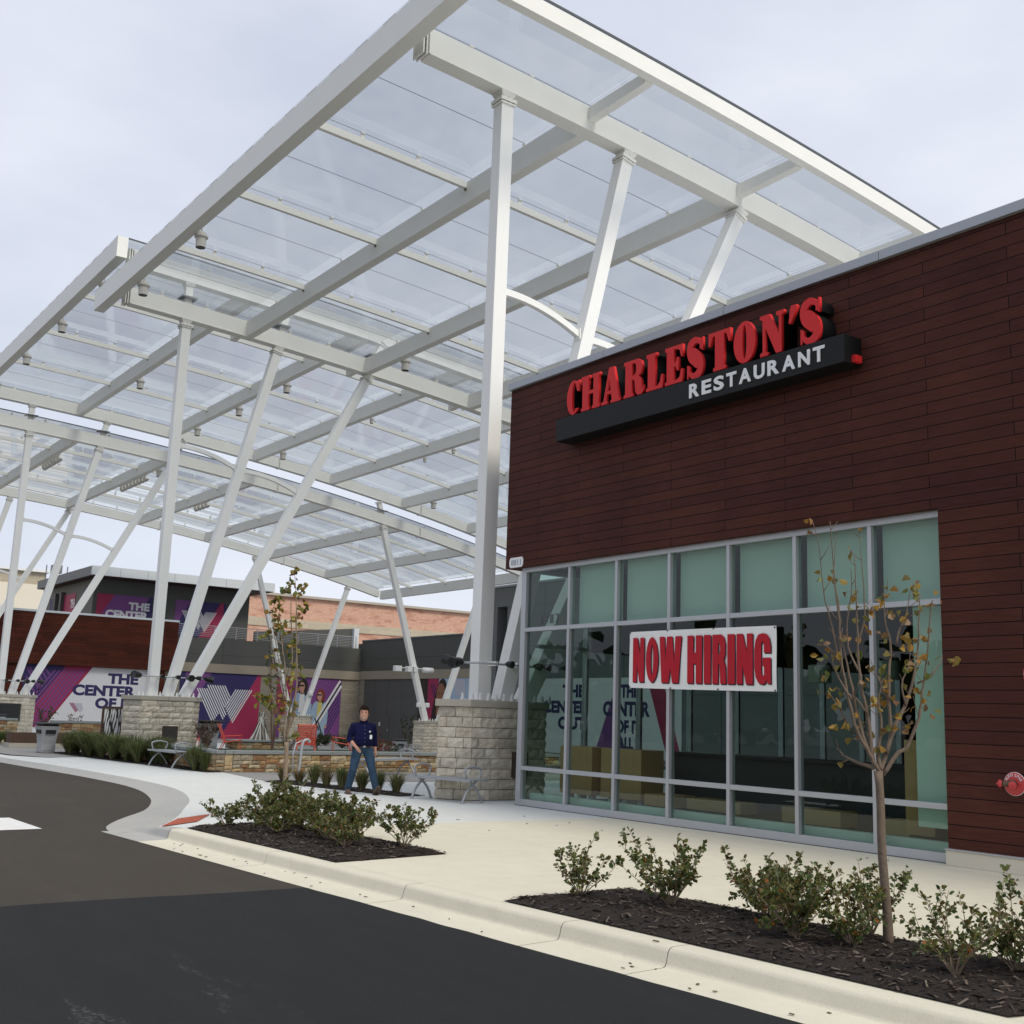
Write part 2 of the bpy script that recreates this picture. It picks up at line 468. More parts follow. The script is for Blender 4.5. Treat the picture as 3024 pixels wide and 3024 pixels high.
# ---------------------------------------------------------------- mesh helpers
class MB:
    def __init__(s):
        s.v, s.f, s.t, s.sh = [], [], [], []
        s.tone = None; s.shade = None
    def add(s, vs, fs):
        b = len(s.v)
        s.v += [tuple(x) for x in vs]
        for f in fs:
            s.f.append([i + b for i in f]); s.t.append(s.tone); s.sh.append(s.shade)
        return s
    def box(s, x0, x1, y0, y1, z0, z1):
        vs = [(x, y, z) for z in (z0, z1) for y in (y0, y1) for x in (x0, x1)]
        return s.add(vs, [(0, 2, 3, 1), (4, 5, 7, 6), (0, 1, 5, 4), (2, 6, 7, 3), (0, 4, 6, 2), (1, 3, 7, 5)])
    def bar(s, p0, p1, w, h, up=(0, 0, 1), top=False, w1=None, h1=None):
        """rectangular bar from p0 to p1; top=True hangs it below the line"""
        p0, p1 = Vector(p0), Vector(p1)
        d = (p1 - p0).normalized(); up = Vector(up)
        sx = d.cross(up).normalized(); sz = sx.cross(d).normalized()
        vs = []
        for p, ww, hh in ((p0, w, h), (p1, w1 or w, h1 or h)):
            lo, hi = (-hh, 0) if top else (-hh / 2, hh / 2)
            for a, b in ((-ww / 2, lo), (ww / 2, lo), (ww / 2, hi), (-ww / 2, hi)):
                vs.append(p + sx * a + sz * b)
        return s.add(vs, [(0, 3, 2, 1), (4, 5, 6, 7), (0, 1, 5, 4), (1, 2, 6, 5), (2, 3, 7, 6), (3, 0, 4, 7)])
    def tube(s, pts, r, n=8, caps=True):
        pts = [Vector(p) for p in pts]
        if isinstance(r, (int, float)): r = [r] * len(pts)
        vs = []; up = None
        for i, p in enumerate(pts):
            d = (pts[min(i + 1, len(pts) - 1)] - pts[max(i - 1, 0)]).normalized()
            if up is None:
                up = Vector((0, 0, 1)) if abs(d.z) < .9 else Vector((1, 0, 0))
            sx = d.cross(up).normalized(); up = sx.cross(d).normalized()
            for k in range(n):
                a = 2 * math.pi * k / n
                vs.append(p + (sx * math.cos(a) + up * math.sin(a)) * r[i])
        fs = []
        for i in range(len(pts) - 1):
            for k in range(n):
                k2 = (k + 1) % n
                fs.append((i * n + k, i * n + k2, (i + 1) * n + k2, (i + 1) * n + k))
        if caps:
            fs.append(tuple(range(n - 1, -1, -1)))
            fs.append(tuple(range((len(pts) - 1) * n, len(pts) * n)))
        return s.add(vs, fs)
    def lathe(s, prof, n=16, c=(0, 0, 0), ax=None):
        vs = []
        q = Vector((0, 0, 1)).rotation_difference(Vector(ax)) if ax else None
        for r, z in prof:
            for k in range(n):
                a = 2 * math.pi * k / n
                p = Vector((r * math.cos(a), r * math.sin(a), z))
                if q: p = q @ p
                vs.append(p + Vector(c))
        fs = []
        for i in range(len(prof) - 1):
            for k in range(n):
                k2 = (k + 1) % n
                fs.append((i * n + k, i * n + k2, (i + 1) * n + k2, (i + 1) * n + k))
        fs.append(tuple(range(n - 1, -1, -1)))
        fs.append(tuple(range((len(prof) - 1) * n, len(prof) * n)))
        return s.add(vs, fs)
    def prism(s, poly, a0, a1, frame=None):
        """poly in a plane, extruded from a0 to a1 along the third axis; frame maps (u,v,w) to xyz"""
        fr = frame or (lambda u, v, w: (u, v, w))
        n = len(poly)
        vs = [fr(u, v, a0) for u, v in poly] + [fr(u, v, a1) for u, v in poly]
        fs = [tuple(range(n - 1, -1, -1)), tuple(range(n, 2 * n))]
        fs += [(i, (i + 1) % n, n + (i + 1) % n, n + i) for i in range(n)]
        return s.add(vs, fs)
    def grid(s, P):
        """rows of points, all of one length"""
        n = len(P[0])
        return s.add([p for r in P for p in r], [(i * n + j, i * n + j + 1, (i + 1) * n + j + 1, (i + 1) * n + j) for i in range(len(P) - 1) for j in range(n - 1)])
    def build(s, name, mat, parent=None, smooth=False, bevel=0, off=None, weld=False):
        me = bpy.data.meshes.new(name)
        v = s.v
        if off is not None:
            v = [(x - off[0], y - off[1], z - off[2]) for x, y, z in v]
        me.from_pydata(v, [], s.f)
        if any(t is not None for t in s.t):
            at = me.color_attributes.new('tone', 'FLOAT_COLOR', 'CORNER')
            k = 0
            for p, t in zip(me.polygons, s.t):
                for _ in range(p.loop_total):
                    at.data[k].color = (*(t or (.5, .5, .5)), 1); k += 1
        if any(t is not None for t in s.sh):
            at = me.attributes.new('shade', 'FLOAT', 'FACE')
            for i, t in enumerate(s.sh): at.data[i].value = t or 0
        bm = bmesh.new(); bm.from_mesh(me)
        if weld: bmesh.ops.remove_doubles(bm, verts=bm.verts, dist=1e-5)
        bmesh.ops.recalc_face_normals(bm, faces=bm.faces)
        if bevel:
            ed = [e for e in bm.edges if e.is_manifold and e.calc_face_angle(0) > .6]
            bmesh.ops.bevel(bm, geom=ed, offset=bevel, segments=2, profile=.6, affect='EDGES', clamp_overlap=True)
        bm.to_mesh(me); bm.free()
        if smooth:
            for p in me.polygons: p.use_smooth = True
        me.materials.append(M[mat] if isinstance(mat, str) else mat)
        return link(name, me, parent)
def link(name, me, parent=None):
    o = bpy.data.objects.new(name, me)
    col.objects.link(o)
    if parent: o.parent = parent
    return o
def thing(name, label, cat, loc=(0, 0, 0), rz=0, group=None):
    o = bpy.data.objects.new(name, None)
    o.empty_display_size = .1
    col.objects.link(o)
    o.location = loc; o.rotation_euler = (0, 0, rz)
    o['label'] = label; o['category'] = cat
    if group: o['group'] = group
    return o
def tag(o, label, cat, group=None):
    o['label'] = label; o['category'] = cat
    if group: o['group'] = group
    return o
def struct(o, kind='structure'):
    o['kind'] = kind
    return o
def kids(o): return [c for c in bpy.data.objects if c.parent == o]
def dup(root, loc, rz=0, label=None, scale=1.0):
    r = root.copy(); col.objects.link(r)
    r.location = loc; r.rotation_euler = (0, 0, rz); r.scale = (scale,) * 3
    if label: r['label'] = label
    for ch in kids(root):
        c = ch.copy(); col.objects.link(c); c.parent = r
        for g in kids(ch):
            d = g.copy(); col.objects.link(d); d.parent = c
    return r
FY = lambda y: (lambda u, v, w: (u, y - w, v))        # drawing plane that faces the street (-Y)
FX = lambda x: (lambda u, v, w: (x + w, u, v))        # drawing plane that faces +X
def curve_mesh(outlines, depth, bev=0.0, res=2):
    cu = bpy.data.curves.new('tmp', 'CURVE')
    cu.dimensions = '2D'; cu.fill_mode = 'BOTH'; cu.extrude = depth / 2; cu.bevel_depth = bev; cu.bevel_resolution = 1
    for ol in outlines:
        sp = cu.splines.new('POLY')
        sp.points.add(len(ol) - 1)
        for p, (x, y) in zip(sp.points, ol): p.co = (x, y, 0, 1)
        sp.use_cyclic_u = True
    return _to_mesh(cu)
def _to_mesh(cu):
    ob = bpy.data.objects.new('tmp', cu)
    col.objects.link(ob)
    dg = bpy.context.evaluated_depsgraph_get()
    me = bpy.data.meshes.new_from_object(ob.evaluated_get(dg))
    bpy.data.objects.remove(ob); bpy.data.curves.remove(cu)
    return me
def font_mesh(txt, depth, bold=0.0, space=1.0):
    cu = bpy.data.curves.new('tmp', 'FONT')
    cu.body = txt; cu.size = 1; cu.extrude = depth / 2; cu.offset = bold; cu.space_character = space; cu.resolution_u = 4
    return _to_mesh(cu)
def place_mesh(me, frame, box, mat, name, parent, off=(0, 0, 0), skew=None, keep=False):
    """fit a flat mesh made in the xy plane into box = (u0,u1,v0,v1) of a drawing plane"""
    xs = [v.co.x for v in me.vertices]; ys = [v.co.y for v in me.vertices]
    if not xs: return None
    u0, u1, v0, v1 = box
    ax, bx, ay, by = min(xs), max(xs), min(ys), max(ys)
    sx = (u1 - u0) / (bx - ax); sy = (v1 - v0) / (by - ay)
    if keep: sx = sy
    for v in me.vertices:
        u = u0 + (v.co.x - ax) * sx; q = v0 + (v.co.y - ay) * sy
        if skew: u, q = skew(u, q)
        p = frame(u, q, v.co.z)
        v.co = (p[0] - off[0], p[1] - off[1], p[2] - off[2])
    me.materials.clear(); me.materials.append(M[mat])
    return link(name, me, parent)
def ell(cx, cy, rx, ry, a0=0, a1=360, n=24):
    return [(cx + rx * math.cos(R(a0 + (a1 - a0) * i / n)), cy + ry * math.sin(R(a0 + (a1 - a0) * i / n))) for i in range(n + (0 if abs(a1 - a0) == 360 else 1))]
def ribbon(pts, ws):
    """outline of a stroke of changing width along a centre line"""
    L, Rr = [], []
    for i, (x, y) in enumerate(pts):
        a = pts[max(i - 1, 0)]; b = pts[min(i + 1, len(pts) - 1)]
        dx, dy = b[0] - a[0], b[1] - a[1]; l = math.hypot(dx, dy) or 1
        nx, ny = -dy / l * ws[i] / 2, dx / l * ws[i] / 2
        L.append((x + nx, y + ny)); Rr.append((x - nx, y - ny))
    return L + Rr[::-1]
def smooth_pts(P, n=6):
    out = []
    for i in range(len(P) - 1):
        p0, p1, p2, p3 = P[max(i - 1, 0)], P[i], P[i + 1], P[min(i + 2, len(P) - 1)]
        for k in range(n):
            t = k / n
            out.append(tuple(.5 * ((2 * b) + (-a + c) * t + (2 * a - 5 * b + 4 * c - d) * t * t + (-a + 3 * b - 3 * c + d) * t ** 3) for a, b, c, d in zip(p0, p1, p2, p3)))
    out.append(tuple(P[-1]))
    return out
def leaf(mb, c, d, up, ln, wd, fold=.25, shade=0.0):
    """one folded leaf: six points, four faces"""
    d = Vector(d).normalized(); sd = d.cross(Vector(up))
    if sd.length < 1e-3: sd = d.cross(Vector((1, .3, 0)))
    sd.normalize(); n = sd.cross(d)
    c = Vector(c)
    mb.shade = shade
    a = c; b = c + d * ln
    m1 = c + d * ln * .38; m2 = c + d * ln * .72
    e = n * fold * wd
    vs = [a, m1 + sd * wd * .5 + e, m2 + sd * wd * .42 + e, b, m2 - sd * wd * .42 + e, m1 - sd * wd * .5 + e, m1, m2]
    mb.add(vs, [(0, 1, 6), (1, 2, 7, 6), (2, 3, 7), (0, 6, 5), (6, 7, 4, 5), (7, 3, 4)])
def rnd(a, b): return random.uniform(a, b)
def rvec(z=0.0):
    while True:
        v = Vector((rnd(-1, 1), rnd(-1, 1), rnd(-1, 1)))
        if .05 < v.length < 1:
            v.normalize(); v.z += z
            return v.normalized()

# split-faced masonry: each stone a bulging face of its own, set on a mortar core
STONE = [(.62, .57, .47), (.57, .53, .44), (.66, .61, .51), (.54, .50, .42), (.60, .56, .475), (.63, .57, .46)]
ASH = [(.40, .26, .13), (.33, .19, .09), (.46, .34, .19), (.50, .42, .28), (.28, .16, .085), (.38, .33, .24), (.42, .29, .15), (.31, .25, .17), (.52, .40, .23)]
def stone_face(mb, a, b, z0, z1, nrm, depth, tone, nu=4, nv=3):
    """one stone between points a and b of a wall line"""
    a, b = Vector(a), Vector(b); n = Vector(nrm)
    rows = []
    for j in range(nv + 1):
        row = []
        for i in range(nu + 1):
            p = a.lerp(b, i / nu); z = z0 + (z1 - z0) * j / nv
            edge = i in (0, nu) or j in (0, nv)
            k = depth * (.30 if edge else rnd(.55, 1.25))
            q = p + n * k
            jit = .004 if edge else .01
            row.append((q.x + rnd(-jit, jit), q.y + rnd(-jit, jit), z + rnd(-jit, jit) * .7))
        rows.append(row)
    back = [[(a.x, a.y, z0), (b.x, b.y, z0)], [(a.x, a.y, z1), (b.x, b.y, z1)]]
    mb.tone = tone
    mb.grid(rows)
    # the sides that run back into the joint
    per = [rows[0][i] for i in range(nu + 1)] + [rows[j][nu] for j in range(1, nv + 1)] + [rows[nv][i] for i in range(nu - 1, -1, -1)] + [rows[j][0] for j in range(nv - 1, 0, -1)]
    inn = [tuple(Vector(p) - n * depth * 1.3) for p in per]
    m = len(per)
    mb.add(per + inn, [(i, (i + 1) % m, m + (i + 1) % m, m + i) for i in range(m)])
def tone_of(pal):
    c = random.choice(pal); k = rnd(.86, 1.12)
    return tuple(x * k for x in c)
def coursed(mb, a, b, z0, z1, nrm, h=.206, ln=.42, depth=.03, gap=.012, pal=STONE):
    a, b = Vector((a[0], a[1], 0)), Vector((b[0], b[1], 0)); L = (b - a).length; d = (b - a) / L
    nrows = round((z1 - z0) / h); h = (z1 - z0) / nrows
    for r in range(nrows):
        x = -(ln * .5 if r % 2 else 0) - rnd(0, .08)
        while x < L:
            w = ln * rnd(.72, 1.3)
            s0, s1 = max(x, 0), min(x + w, L)
            if L - s1 < .12: s1 = L
            if s1 - s0 > .05:
                stone_face(mb, a + d * (s0 + gap / 2), a + d * (s1 - gap / 2), z0 + r * h + gap / 2, z0 + (r + 1) * h - gap / 2, nrm, depth, tone_of(pal))
            x = s1 if s1 == L else x + w
            if s1 == L: break
def ashlar(mb, a, b, z0, z1, nrm, depth=.03, gap=.014, pal=ASH, unit=.5):
    """random rectangular rubble: panels split again and again"""
    a, b = Vector((a[0], a[1], 0)), Vector((b[0], b[1], 0)); L = (b - a).length; d = (b - a) / L
    def cut(x0, x1, y0, y1, k):
        w, h = x1 - x0, y1 - y0
        if h > .30 * unit * 2 or (h > .17 and random.random() < .75 and k < 6):
            m = y0 + h * rnd(.32, .68); cut(x0, x1, y0, m, k + 1); cut(x0, x1, m, y1, k + 1); return
        if w > .75 * unit * 1.4 or (w > 3.4 * h and k < 8):
            m = x0 + w * rnd(.33, .67); cut(x0, m, y0, y1, k + 1); cut(m, x1, y0, y1, k + 1); return
        stone_face(mb, a + d * (x0 + gap / 2), a + d * (x1 - gap / 2), y0 + gap / 2, y1 - gap / 2, nrm, depth, tone_of(pal), 3, 2)
    x = 0
    while x < L - 1e-6:
        w = min(rnd(.7, 1.2) * unit * 2, L - x)
        if L - x - w < .25: w = L - x
        cut(x, x + w, z0, z1, 0); x += w

# ================================================================ the setting: ground, road, kerb, beds
def sstep(a, b, x):
    t = max(0, min(1, (x - a) / (b - a))); return t * t * (3 - 2 * t)
def gz(x, y): return -.7 * sstep(8, 20, y)
struct(MB().add([(-700, -700, -1.3), (700, -700, -1.3), (700, 700, -1.3), (-700, 700, -1.3)], [(0, 1, 2, 3)]).build('ground', 'terrain'))
asph = [(-60, -6.6), (-30, -5.62), (-17.8, -5.12), (-14.2, -4.92), (-11.2, -4.74), (-8.2, -4.70), (-6.2, -4.88), (-4.2, -5.33), (-2.7, -5.82),
        (-1.4, -6.38), (-.3, -7.04), (.48, -7.48), (1.25, -7.82), (2.1, -7.97)]
arc = [(-60, -6.2), (-30, -5.32), (-17.8, -4.86), (-14.5, -4.56), (-11.5, -4.42), (-8.3, -4.33), (-5.9, -4.42), (-4.0, -4.74), (-2.1, -5.32),
       (-.79, -5.9), (0, -6.28), (.64, -6.62), (1.25, -6.97), (1.77, -7.28)]
kb = lambda x: -7.47 + .052 * x                      # back of the kerb
kbase = lambda x: kb(x) - .25
kasp = lambda x: kb(x) - .25 - .40
ax = smooth_pts(asph, 4); aa = smooth_pts(arc, 4)
xs = [2.6, 3.4, 5, 7, 9, 11, 13, 15, 18, 22, 30, 45]
edge = ax + [(x, kasp(x) + rnd(-.012, .012)) for x in [2.6 + .35 * i for i in range(60)] + [26, 32, 45]]
mb = MB()
for i in range(len(edge) - 1):
    (x0, y0), (x1, y1) = edge[i], edge[i + 1]
    mb.add([(x0, -80, -.15), (x1, -80, -.15), (x1, y1, -.15), (x0, y0, -.15)], [(0, 1, 2, 3)])
struct(mb.build('road', 'asphalt', weld=True))
mb = MB()                                            # fresh sealed asphalt
sl = [(7.62, kasp(7.62))]
sl = [e for e in edge if e[0] > 7.62]
jog = [(7.62 + .05 * math.sin(i * 1.7) + rnd(-.03, .03) - .012 * i * .2, -7.1 - i * .5) for i in range(0, 60)]
for i in range(len(sl) - 1):
    (x0, y0), (x1, y1) = sl[i], sl[i + 1]
    mb.add([(x0, -40, -.146), (x1, -40, -.146), (x1, y1 + .004, -.146), (x0, y0 + .004, -.146)], [(0, 1, 2, 3)])
x1s, y1s = sl[0]
L = [(7.58 + .035 * math.sin(i * .9) + rnd(-.02, .02), y) for i, y in enumerate([kasp(7.6) + .004 - .4 * k for k in range(80)])]
mb.add([(x, y, -.146) for x, y in L] + [(x1s, y, -.146) for x, y in L], [(i, i + 1, len(L) + i + 1, len(L) + i) for i in range(len(L) - 1)])
struct(mb.build('road_sealed_patch', 'asphalt_seal'))
struct(MB().add([(-.62, -9.32, -.145), (1.2, -9.28, -.145), (1.15, -8.68, -.145), (-.62, -8.72, -.145)], [(0, 1, 2, 3)]).build('crosswalk_marking', 'roadpaint'))

def za(x):                                           # level of the paving edge: dropped kerb on the left, ramp at the crossing
    return -.045 - .07 * sstep(-1.5, .6, x) if x < 1.9 else -.115 * (1 - sstep(1.9, 3.0, x))
mb = MB()
rows = []
for (ex, ey), (qx, qy) in zip(ax, aa):
    rows.append([(ex, ey, -.146), (ex + (qx - ex) * .12, ey + (qy - ey) * .12, -.141), (ex + (qx - ex) * .5, ey + (qy - ey) * .5, -.146 + (za(qx) + .146) * .35), (qx, qy, za(qx) + .003)])
mb.grid(rows)
struct(mb.build('dropped_kerb', 'curb_gray', smooth=True))
# kerb and gutter
def kerb(x0, x1, nm, mat, step=.4):
    rows = []
    n = max(2, int((x1 - x0) / step))
    for i in range(n + 1):
        x = x0 + (x1 - x0) * i / n
        k = sstep(1.35, 3.0, x); t = -.125 * (1 - k)
        b = kb(x); f = kbase(x)
        j = rnd(-.002, .002)
        prof = [(kasp(x), -.147), (f - .02, -.136), (f + .0, -.128), (f + .012, -.105), (f + .028, t - .035), (f + .045, t - .010), (f + .07, t + .002), (b - .02, t + .004), (b, t + .002), (b, -.2)]
        rows.append([(x, y + (j if 2 < q < 7 else 0), max(z, -.2)) for q, (y, z) in enumerate(prof)])
    mb = MB(); mb.grid(rows)
    return struct(mb.build(nm, mat, smooth=True))
xj = [1.7, 3.05, 5.86, 8.7, 10.98, 12.16, 15.2, 18.2, 21.2, 26, 32, 45]
for i in range(len(xj) - 1):
    kerb(xj[i] + .004, xj[i + 1] - .004, 'kerb', 'curb_gray' if i == 0 else 'curb_conc')
struct(MB().add([(1.7, kasp(1.7), -.2), (45, kasp(45), -.2), (45, kb(45), -.2), (1.7, kb(1.7), -.2)], [(0, 1, 2, 3)]).build('kerb_joint_filler', 'joint_dark'))

def zpl(x, y, xf, yf):                               # plaza level: slopes to the dropped edge within 1.2 m
    return za(xf) * (1 - min(1, max(0, (y - yf) / 1.25)))
front_w = [p for p in aa if p[0] < 1.78] + [(2.2, kb(2.2)), (2.6, kb(2.6)), (3.0, kb(3.0)), (3.33, kb(3.33))]
mb = MB(); rows = []
for x, y in front_w:
    rows.append([(x, y, za(x)), (x, y + .3, za(x) * .76), (x, y + .62, za(x) * .5), (x, y + 1.25, 0), (x, -1, 0), (x, 8, 0)])
mb.grid(rows)
struct(mb.build('plaza_paving', 'paving_white', weld=True))
mb = MB(); rows = []
for x in [3.33, 5, 7, 9, 11, 13, 15, 20, 30, 45]:
    rows.append([(x, kb(x), 0), (x, -4, 0), (x, 0.2, 0)])
mb.grid(rows)
struct(mb.build('forecourt_paving', 'paving_cream'))
mb = MB(); rows = []
for i in range(25):
    y = 8 + 18 * i / 12 if i < 13 else 26 + (i - 12) * 8
    rows.append([(-130, y, gz(0, y)), (60, y, gz(0, y))])
mb.grid(rows)
struct(mb.build('courtyard_paving', 'paving_gray'))
# older grey paving along the planter walls
struct(MB().add([(x, y, .004) for x, y in ((-9.9, -1.46), (-6.2, -1.92), (-6.0, 1.9), (-6.3, 7.9), (-13, 7.9), (-12, -1))], [(0, 1, 2, 3, 4, 5)]).build('old_paving', 'paving_gray'))
struct(MB().add([(x, y, .004) for x, y in ((-17.6, -3.75), (-18.1, -2.7), (-24, 0), (-60, 0), (-60, -5.2), (-24, -4.75), (-19.5, -4.5))], [(0, 1, 2, 3, 4, 5, 6)]).build('old_paving', 'paving_gray'))

# tactile pad on the ramp, with domes
def padz(x, y):
    yf = min(aa, key=lambda p: abs(p[0] - x))[1]
    return zpl(x, y, x, yf)
Pq = [Vector((1.77, -7.2)), Vector((.66, -6.54)), Vector((.56, -5.98)), Vector((1.66, -6.62))]
mb = MB()
G = [[None] * 9 for _ in range(5)]
for j in range(5):
    for i in range(9):
        p = Pq[0].lerp(Pq[1], i / 8).lerp(Pq[3].lerp(Pq[2], i / 8), j / 4)
        G[j][i] = (p.x, p.y, padz(p.x, p.y) + .012)
mb.grid(G)
for j in range(10):
    for i in range(20):
        p = Pq[0].lerp(Pq[1], (i + .5) / 20).lerp(Pq[3].lerp(Pq[2], (i + .5) / 20), (j + .5) / 10)
        z = padz(p.x, p.y) + .012
        mb.lathe([(.013, 0), (.011, .005), (.006, .006)], 6, (p.x, p.y, z))
tag(mb.build('tactile_pad', 'tactile'), 'brick red tactile paving pad on the kerb ramp', 'tactile pad')

def bed(nm, quad, nx, ny, seedn, hump=.05):
    rs = random.Random(seedn)
    q = [Vector(p) for p in quad]
    rows = []
    for j in range(ny + 1):
        row = []
        for i in range(nx + 1):
            p = q[0].lerp(q[1], i / nx).lerp(q[3].lerp(q[2], i / nx), j / ny)
            e = min(i, nx - i, j * 1.0, ny - j) / 3
            z = .012 + min(1, e) * hump + (rs.uniform(-.012, .012) if min(i, nx - i, j, ny - j) > 0 else 0) * 1.0
            row.append((p.x, p.y, z))
        rows.append(row)
    mb = MB(); mb.grid(rows)
    struct(mb.build(nm, 'mulch', smooth=False))
    ch = MB()
    A = (q[1] - q[0]).length * (q[3] - q[0]).length
    for _ in range(int(A * 300)):
        a, b2 = rs.random(), rs.random()
        p = q[0].lerp(q[1], a).lerp(q[3].lerp(q[2], a), b2)
        e = min(a * nx, (1 - a) * nx, b2 * ny, (1 - b2) * ny) / 3
        z = .018 + min(1, e) * hump + .004
        an = rs.uniform(0, 6.28); ln = rs.uniform(.015, .05); wd = rs.uniform(.005, .012)
        d = Vector((math.cos(an), math.sin(an), rs.uniform(-.25, .35))).normalized(); s2 = Vector((-math.sin(an), math.cos(an), rs.uniform(-.3, .3)))
        c = Vector((p.x, p.y, z))
        ch.shade = rs.random() ** 1.6
        ch.add([c - d * ln - s2 * wd, c + d * ln - s2 * wd * .6, c + d * ln + s2 * wd, c - d * ln + s2 * wd * .7], [(0, 1, 2, 3)])
    struct(ch.build('bark_chips', 'chip'), 'stuff')
bed('mulch_bed', [(3.05, kb(3.05) + .01), (7.0, kb(7.0) + .01), (6.76, -5.5), (2.85, -5.75)], 60, 26, 3)
bed('mulch_bed', [(9.92, kb(9.92) + .01), (14.62, kb(14.62) + .01), (14.95, -5.12), (9.88, -5.42)], 70, 24, 4)
bed('mulch_bed', [(-6.35, -2.0), (-1.7, -1.2), (-1.75, -.55), (-6.6, -1.3)], 40, 8, 5, .03)
bed('mulch_bed', [(-21.2, -2.95), (-9.95, -1.95), (-10.1, -1.15), (-21.4, -1.6)], 60, 8, 6, .03)

# bits of litter and leaves on the paving
mb = MB()
for x, y in [(3.9, -2.2), (4.3, -1.9), (4.0, -1.4), (5.1, -1.7), (2.8, -1.4), (3.0, -2.9), (6.5, -2.2), (9.0, -.6), (9.25, -.55), (.5, -2.6), (-.7, -3.1), (-3, -3.2), (-2.3, -3.6), (12.0, -7.0), (4.6, -3.4), (-1.6, -2.6)]:
    a = rnd(0, 6.28); l = rnd(.02, .06)
    mb.shade = None
    mb.bar((x, y, .012), (x + l * math.cos(a), y + l * math.sin(a), .014), .012, .008)
for i in range(34):
    x = rnd(3.5, 16); y = kbase(x) - rnd(.03, .36); a = rnd(0, 6.28); l = rnd(.01, .035)
    mb.bar((x, y, -.135), (x + l * math.cos(a), y + l * math.sin(a), -.132), rnd(.008, .02), .006)
struct(mb.build('leaf_litter', 'debris'), 'stuff')

# ================================================================ the restaurant
rb = thing('restaurant_building', 'restaurant clad in dark red-brown wooden boards with a tall shopfront of silver frames', 'restaurant', (5, 0, 0))
O5 = (5, 0, 0)
def rp(name, mb, mat, parent=None, **k): return mb.build(name, mat, parent or rb, off=O5, **k)
JX = 9.87
rp('wood_cladding', MB().box(.2, 24, -.12, .03, 4.5, 8.14).box(JX, 24, -.12, .03, .2, 4.497), 'wood_panel')
rp('side_cladding', MB().box(.2, .34, .033, 14, 4.5, 8.14), 'wood_panel_far')
rp('soffit', MB().box(.345, 9.86, .035, .5, 4.52, 4.6), 'mid_gray_panel')
rp('plinth', MB().box(JX - .01, 24, -.17, .03, 0, .185), 'plinth', bevel=.008)
rp('plinth_cap', MB().box(JX - .015, 24, -.185, .02, .187, .205), 'alu')
pc = MB()
for i in range(8):
    pc.box(.17 + i * 2.98, .17 + (i + 1) * 2.98 - .006, -.19, .12, 8.145, 8.285)
rp('parapet_cap', pc, 'cap_metal', bevel=.006)
rp('roof', MB().box(.36, 24, .05, 14, 7.6, 7.75), 'roof_white')
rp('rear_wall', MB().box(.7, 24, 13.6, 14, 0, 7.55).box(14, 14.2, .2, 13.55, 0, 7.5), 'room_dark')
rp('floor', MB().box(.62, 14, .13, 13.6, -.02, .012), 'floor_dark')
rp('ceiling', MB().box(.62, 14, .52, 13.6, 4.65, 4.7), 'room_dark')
# shopfront: one frame, every pane a part of it
MX = [.66, 2.06, 3.38, 4.71, 6.04, 7.37, 8.70, JX + .02]
ZT = [(.0, .125), (.655, .73), (3.255, 3.33), (4.405, 4.5)]
fr = MB()
fr.box(.59, .735, 0, .14, 0, 4.5)
for x in MX[1:-1]: fr.box(x - .033, x + .033, .002, .13, .126, 4.404)
xe = [.735] + [x for m in MX[1:-1] for x in (m - .033, m + .033)] + [JX + .02]
for z0, z1 in (ZT[0], ZT[3]): fr.box(.736, JX + .02, 0, .14, z0, z1)
for z0, z1 in ZT[1:3]:
    for i in range(0, len(xe), 2): fr.box(xe[i] + .001, xe[i + 1] - .001, .004, .128, z0, z1)
fo = rp('shopfront_frame', fr, 'alu', bevel=.004)
fo['label'] = 'silver aluminium shopfront frame of seven bays'
zb = [(ZT[0][1], ZT[1][0]), (ZT[1][1], ZT[2][0]), (ZT[2][1], ZT[3][0])]
for i in range(7):
    for z0, z1 in zb:
        rp('window_pane', MB().add([(xe[2 * i] + .002, .065, z0), (xe[2 * i + 1] - .002, .065, z0), (xe[2 * i + 1] - .002, .065, z1), (xe[2 * i] + .002, .065, z1)], [(0, 1, 2, 3)]), 'window_glass', fo)
rp('window_gasket', MB().box(.59, JX, -.01, .10, -.004, .012), 'joint_dark')
for i in range(1, 7):
    rp('roller_blind', MB().box(xe[2 * i] + .045, xe[2 * i + 1] - .004, .20, .206, 3.27, 4.46), 'blind')
rp('wall_lining', MB().box(9.22, 9.9, .21, .24, .40, 3.26), 'blind')
rp('inner_kerb', MB().box(.75, 9.9, .22, .34, .012, .235), 'blind')
# side glazing under the overhang, seen through the shopfront
sf = MB()
ys = [.145 + 1.45 * i for i in range(9)]
for y in ys[1:]: sf.box(.6, .74, y - .03, y + .03, .0, 4.5)
for z in (.06, .7, 3.0, 4.45): sf.box(.61, .73, .145, ys[-1], z - .035, z + .035)
so_ = rp('side_frame', sf, 'alu')
for i in range(8):
    rp('window_pane', MB().add([(.67, ys[i] + .03, .1), (.67, ys[i + 1] - .03, .1), (.67, ys[i + 1] - .03, 4.42), (.67, ys[i] + .03, 4.42)], [(0, 1, 2, 3)]), 'window_glass', so_)
rp('added_bulkhead', MB().box(.745, .80, 1.65, 13.5, 2.95, 4.6), 'room_dark')  # dark board added to block the bright view through the middle panes
rp('side_wall', MB().box(.6, .74, ys[-1] + .03, 13.6, 0, 4.5), 'room_dark')

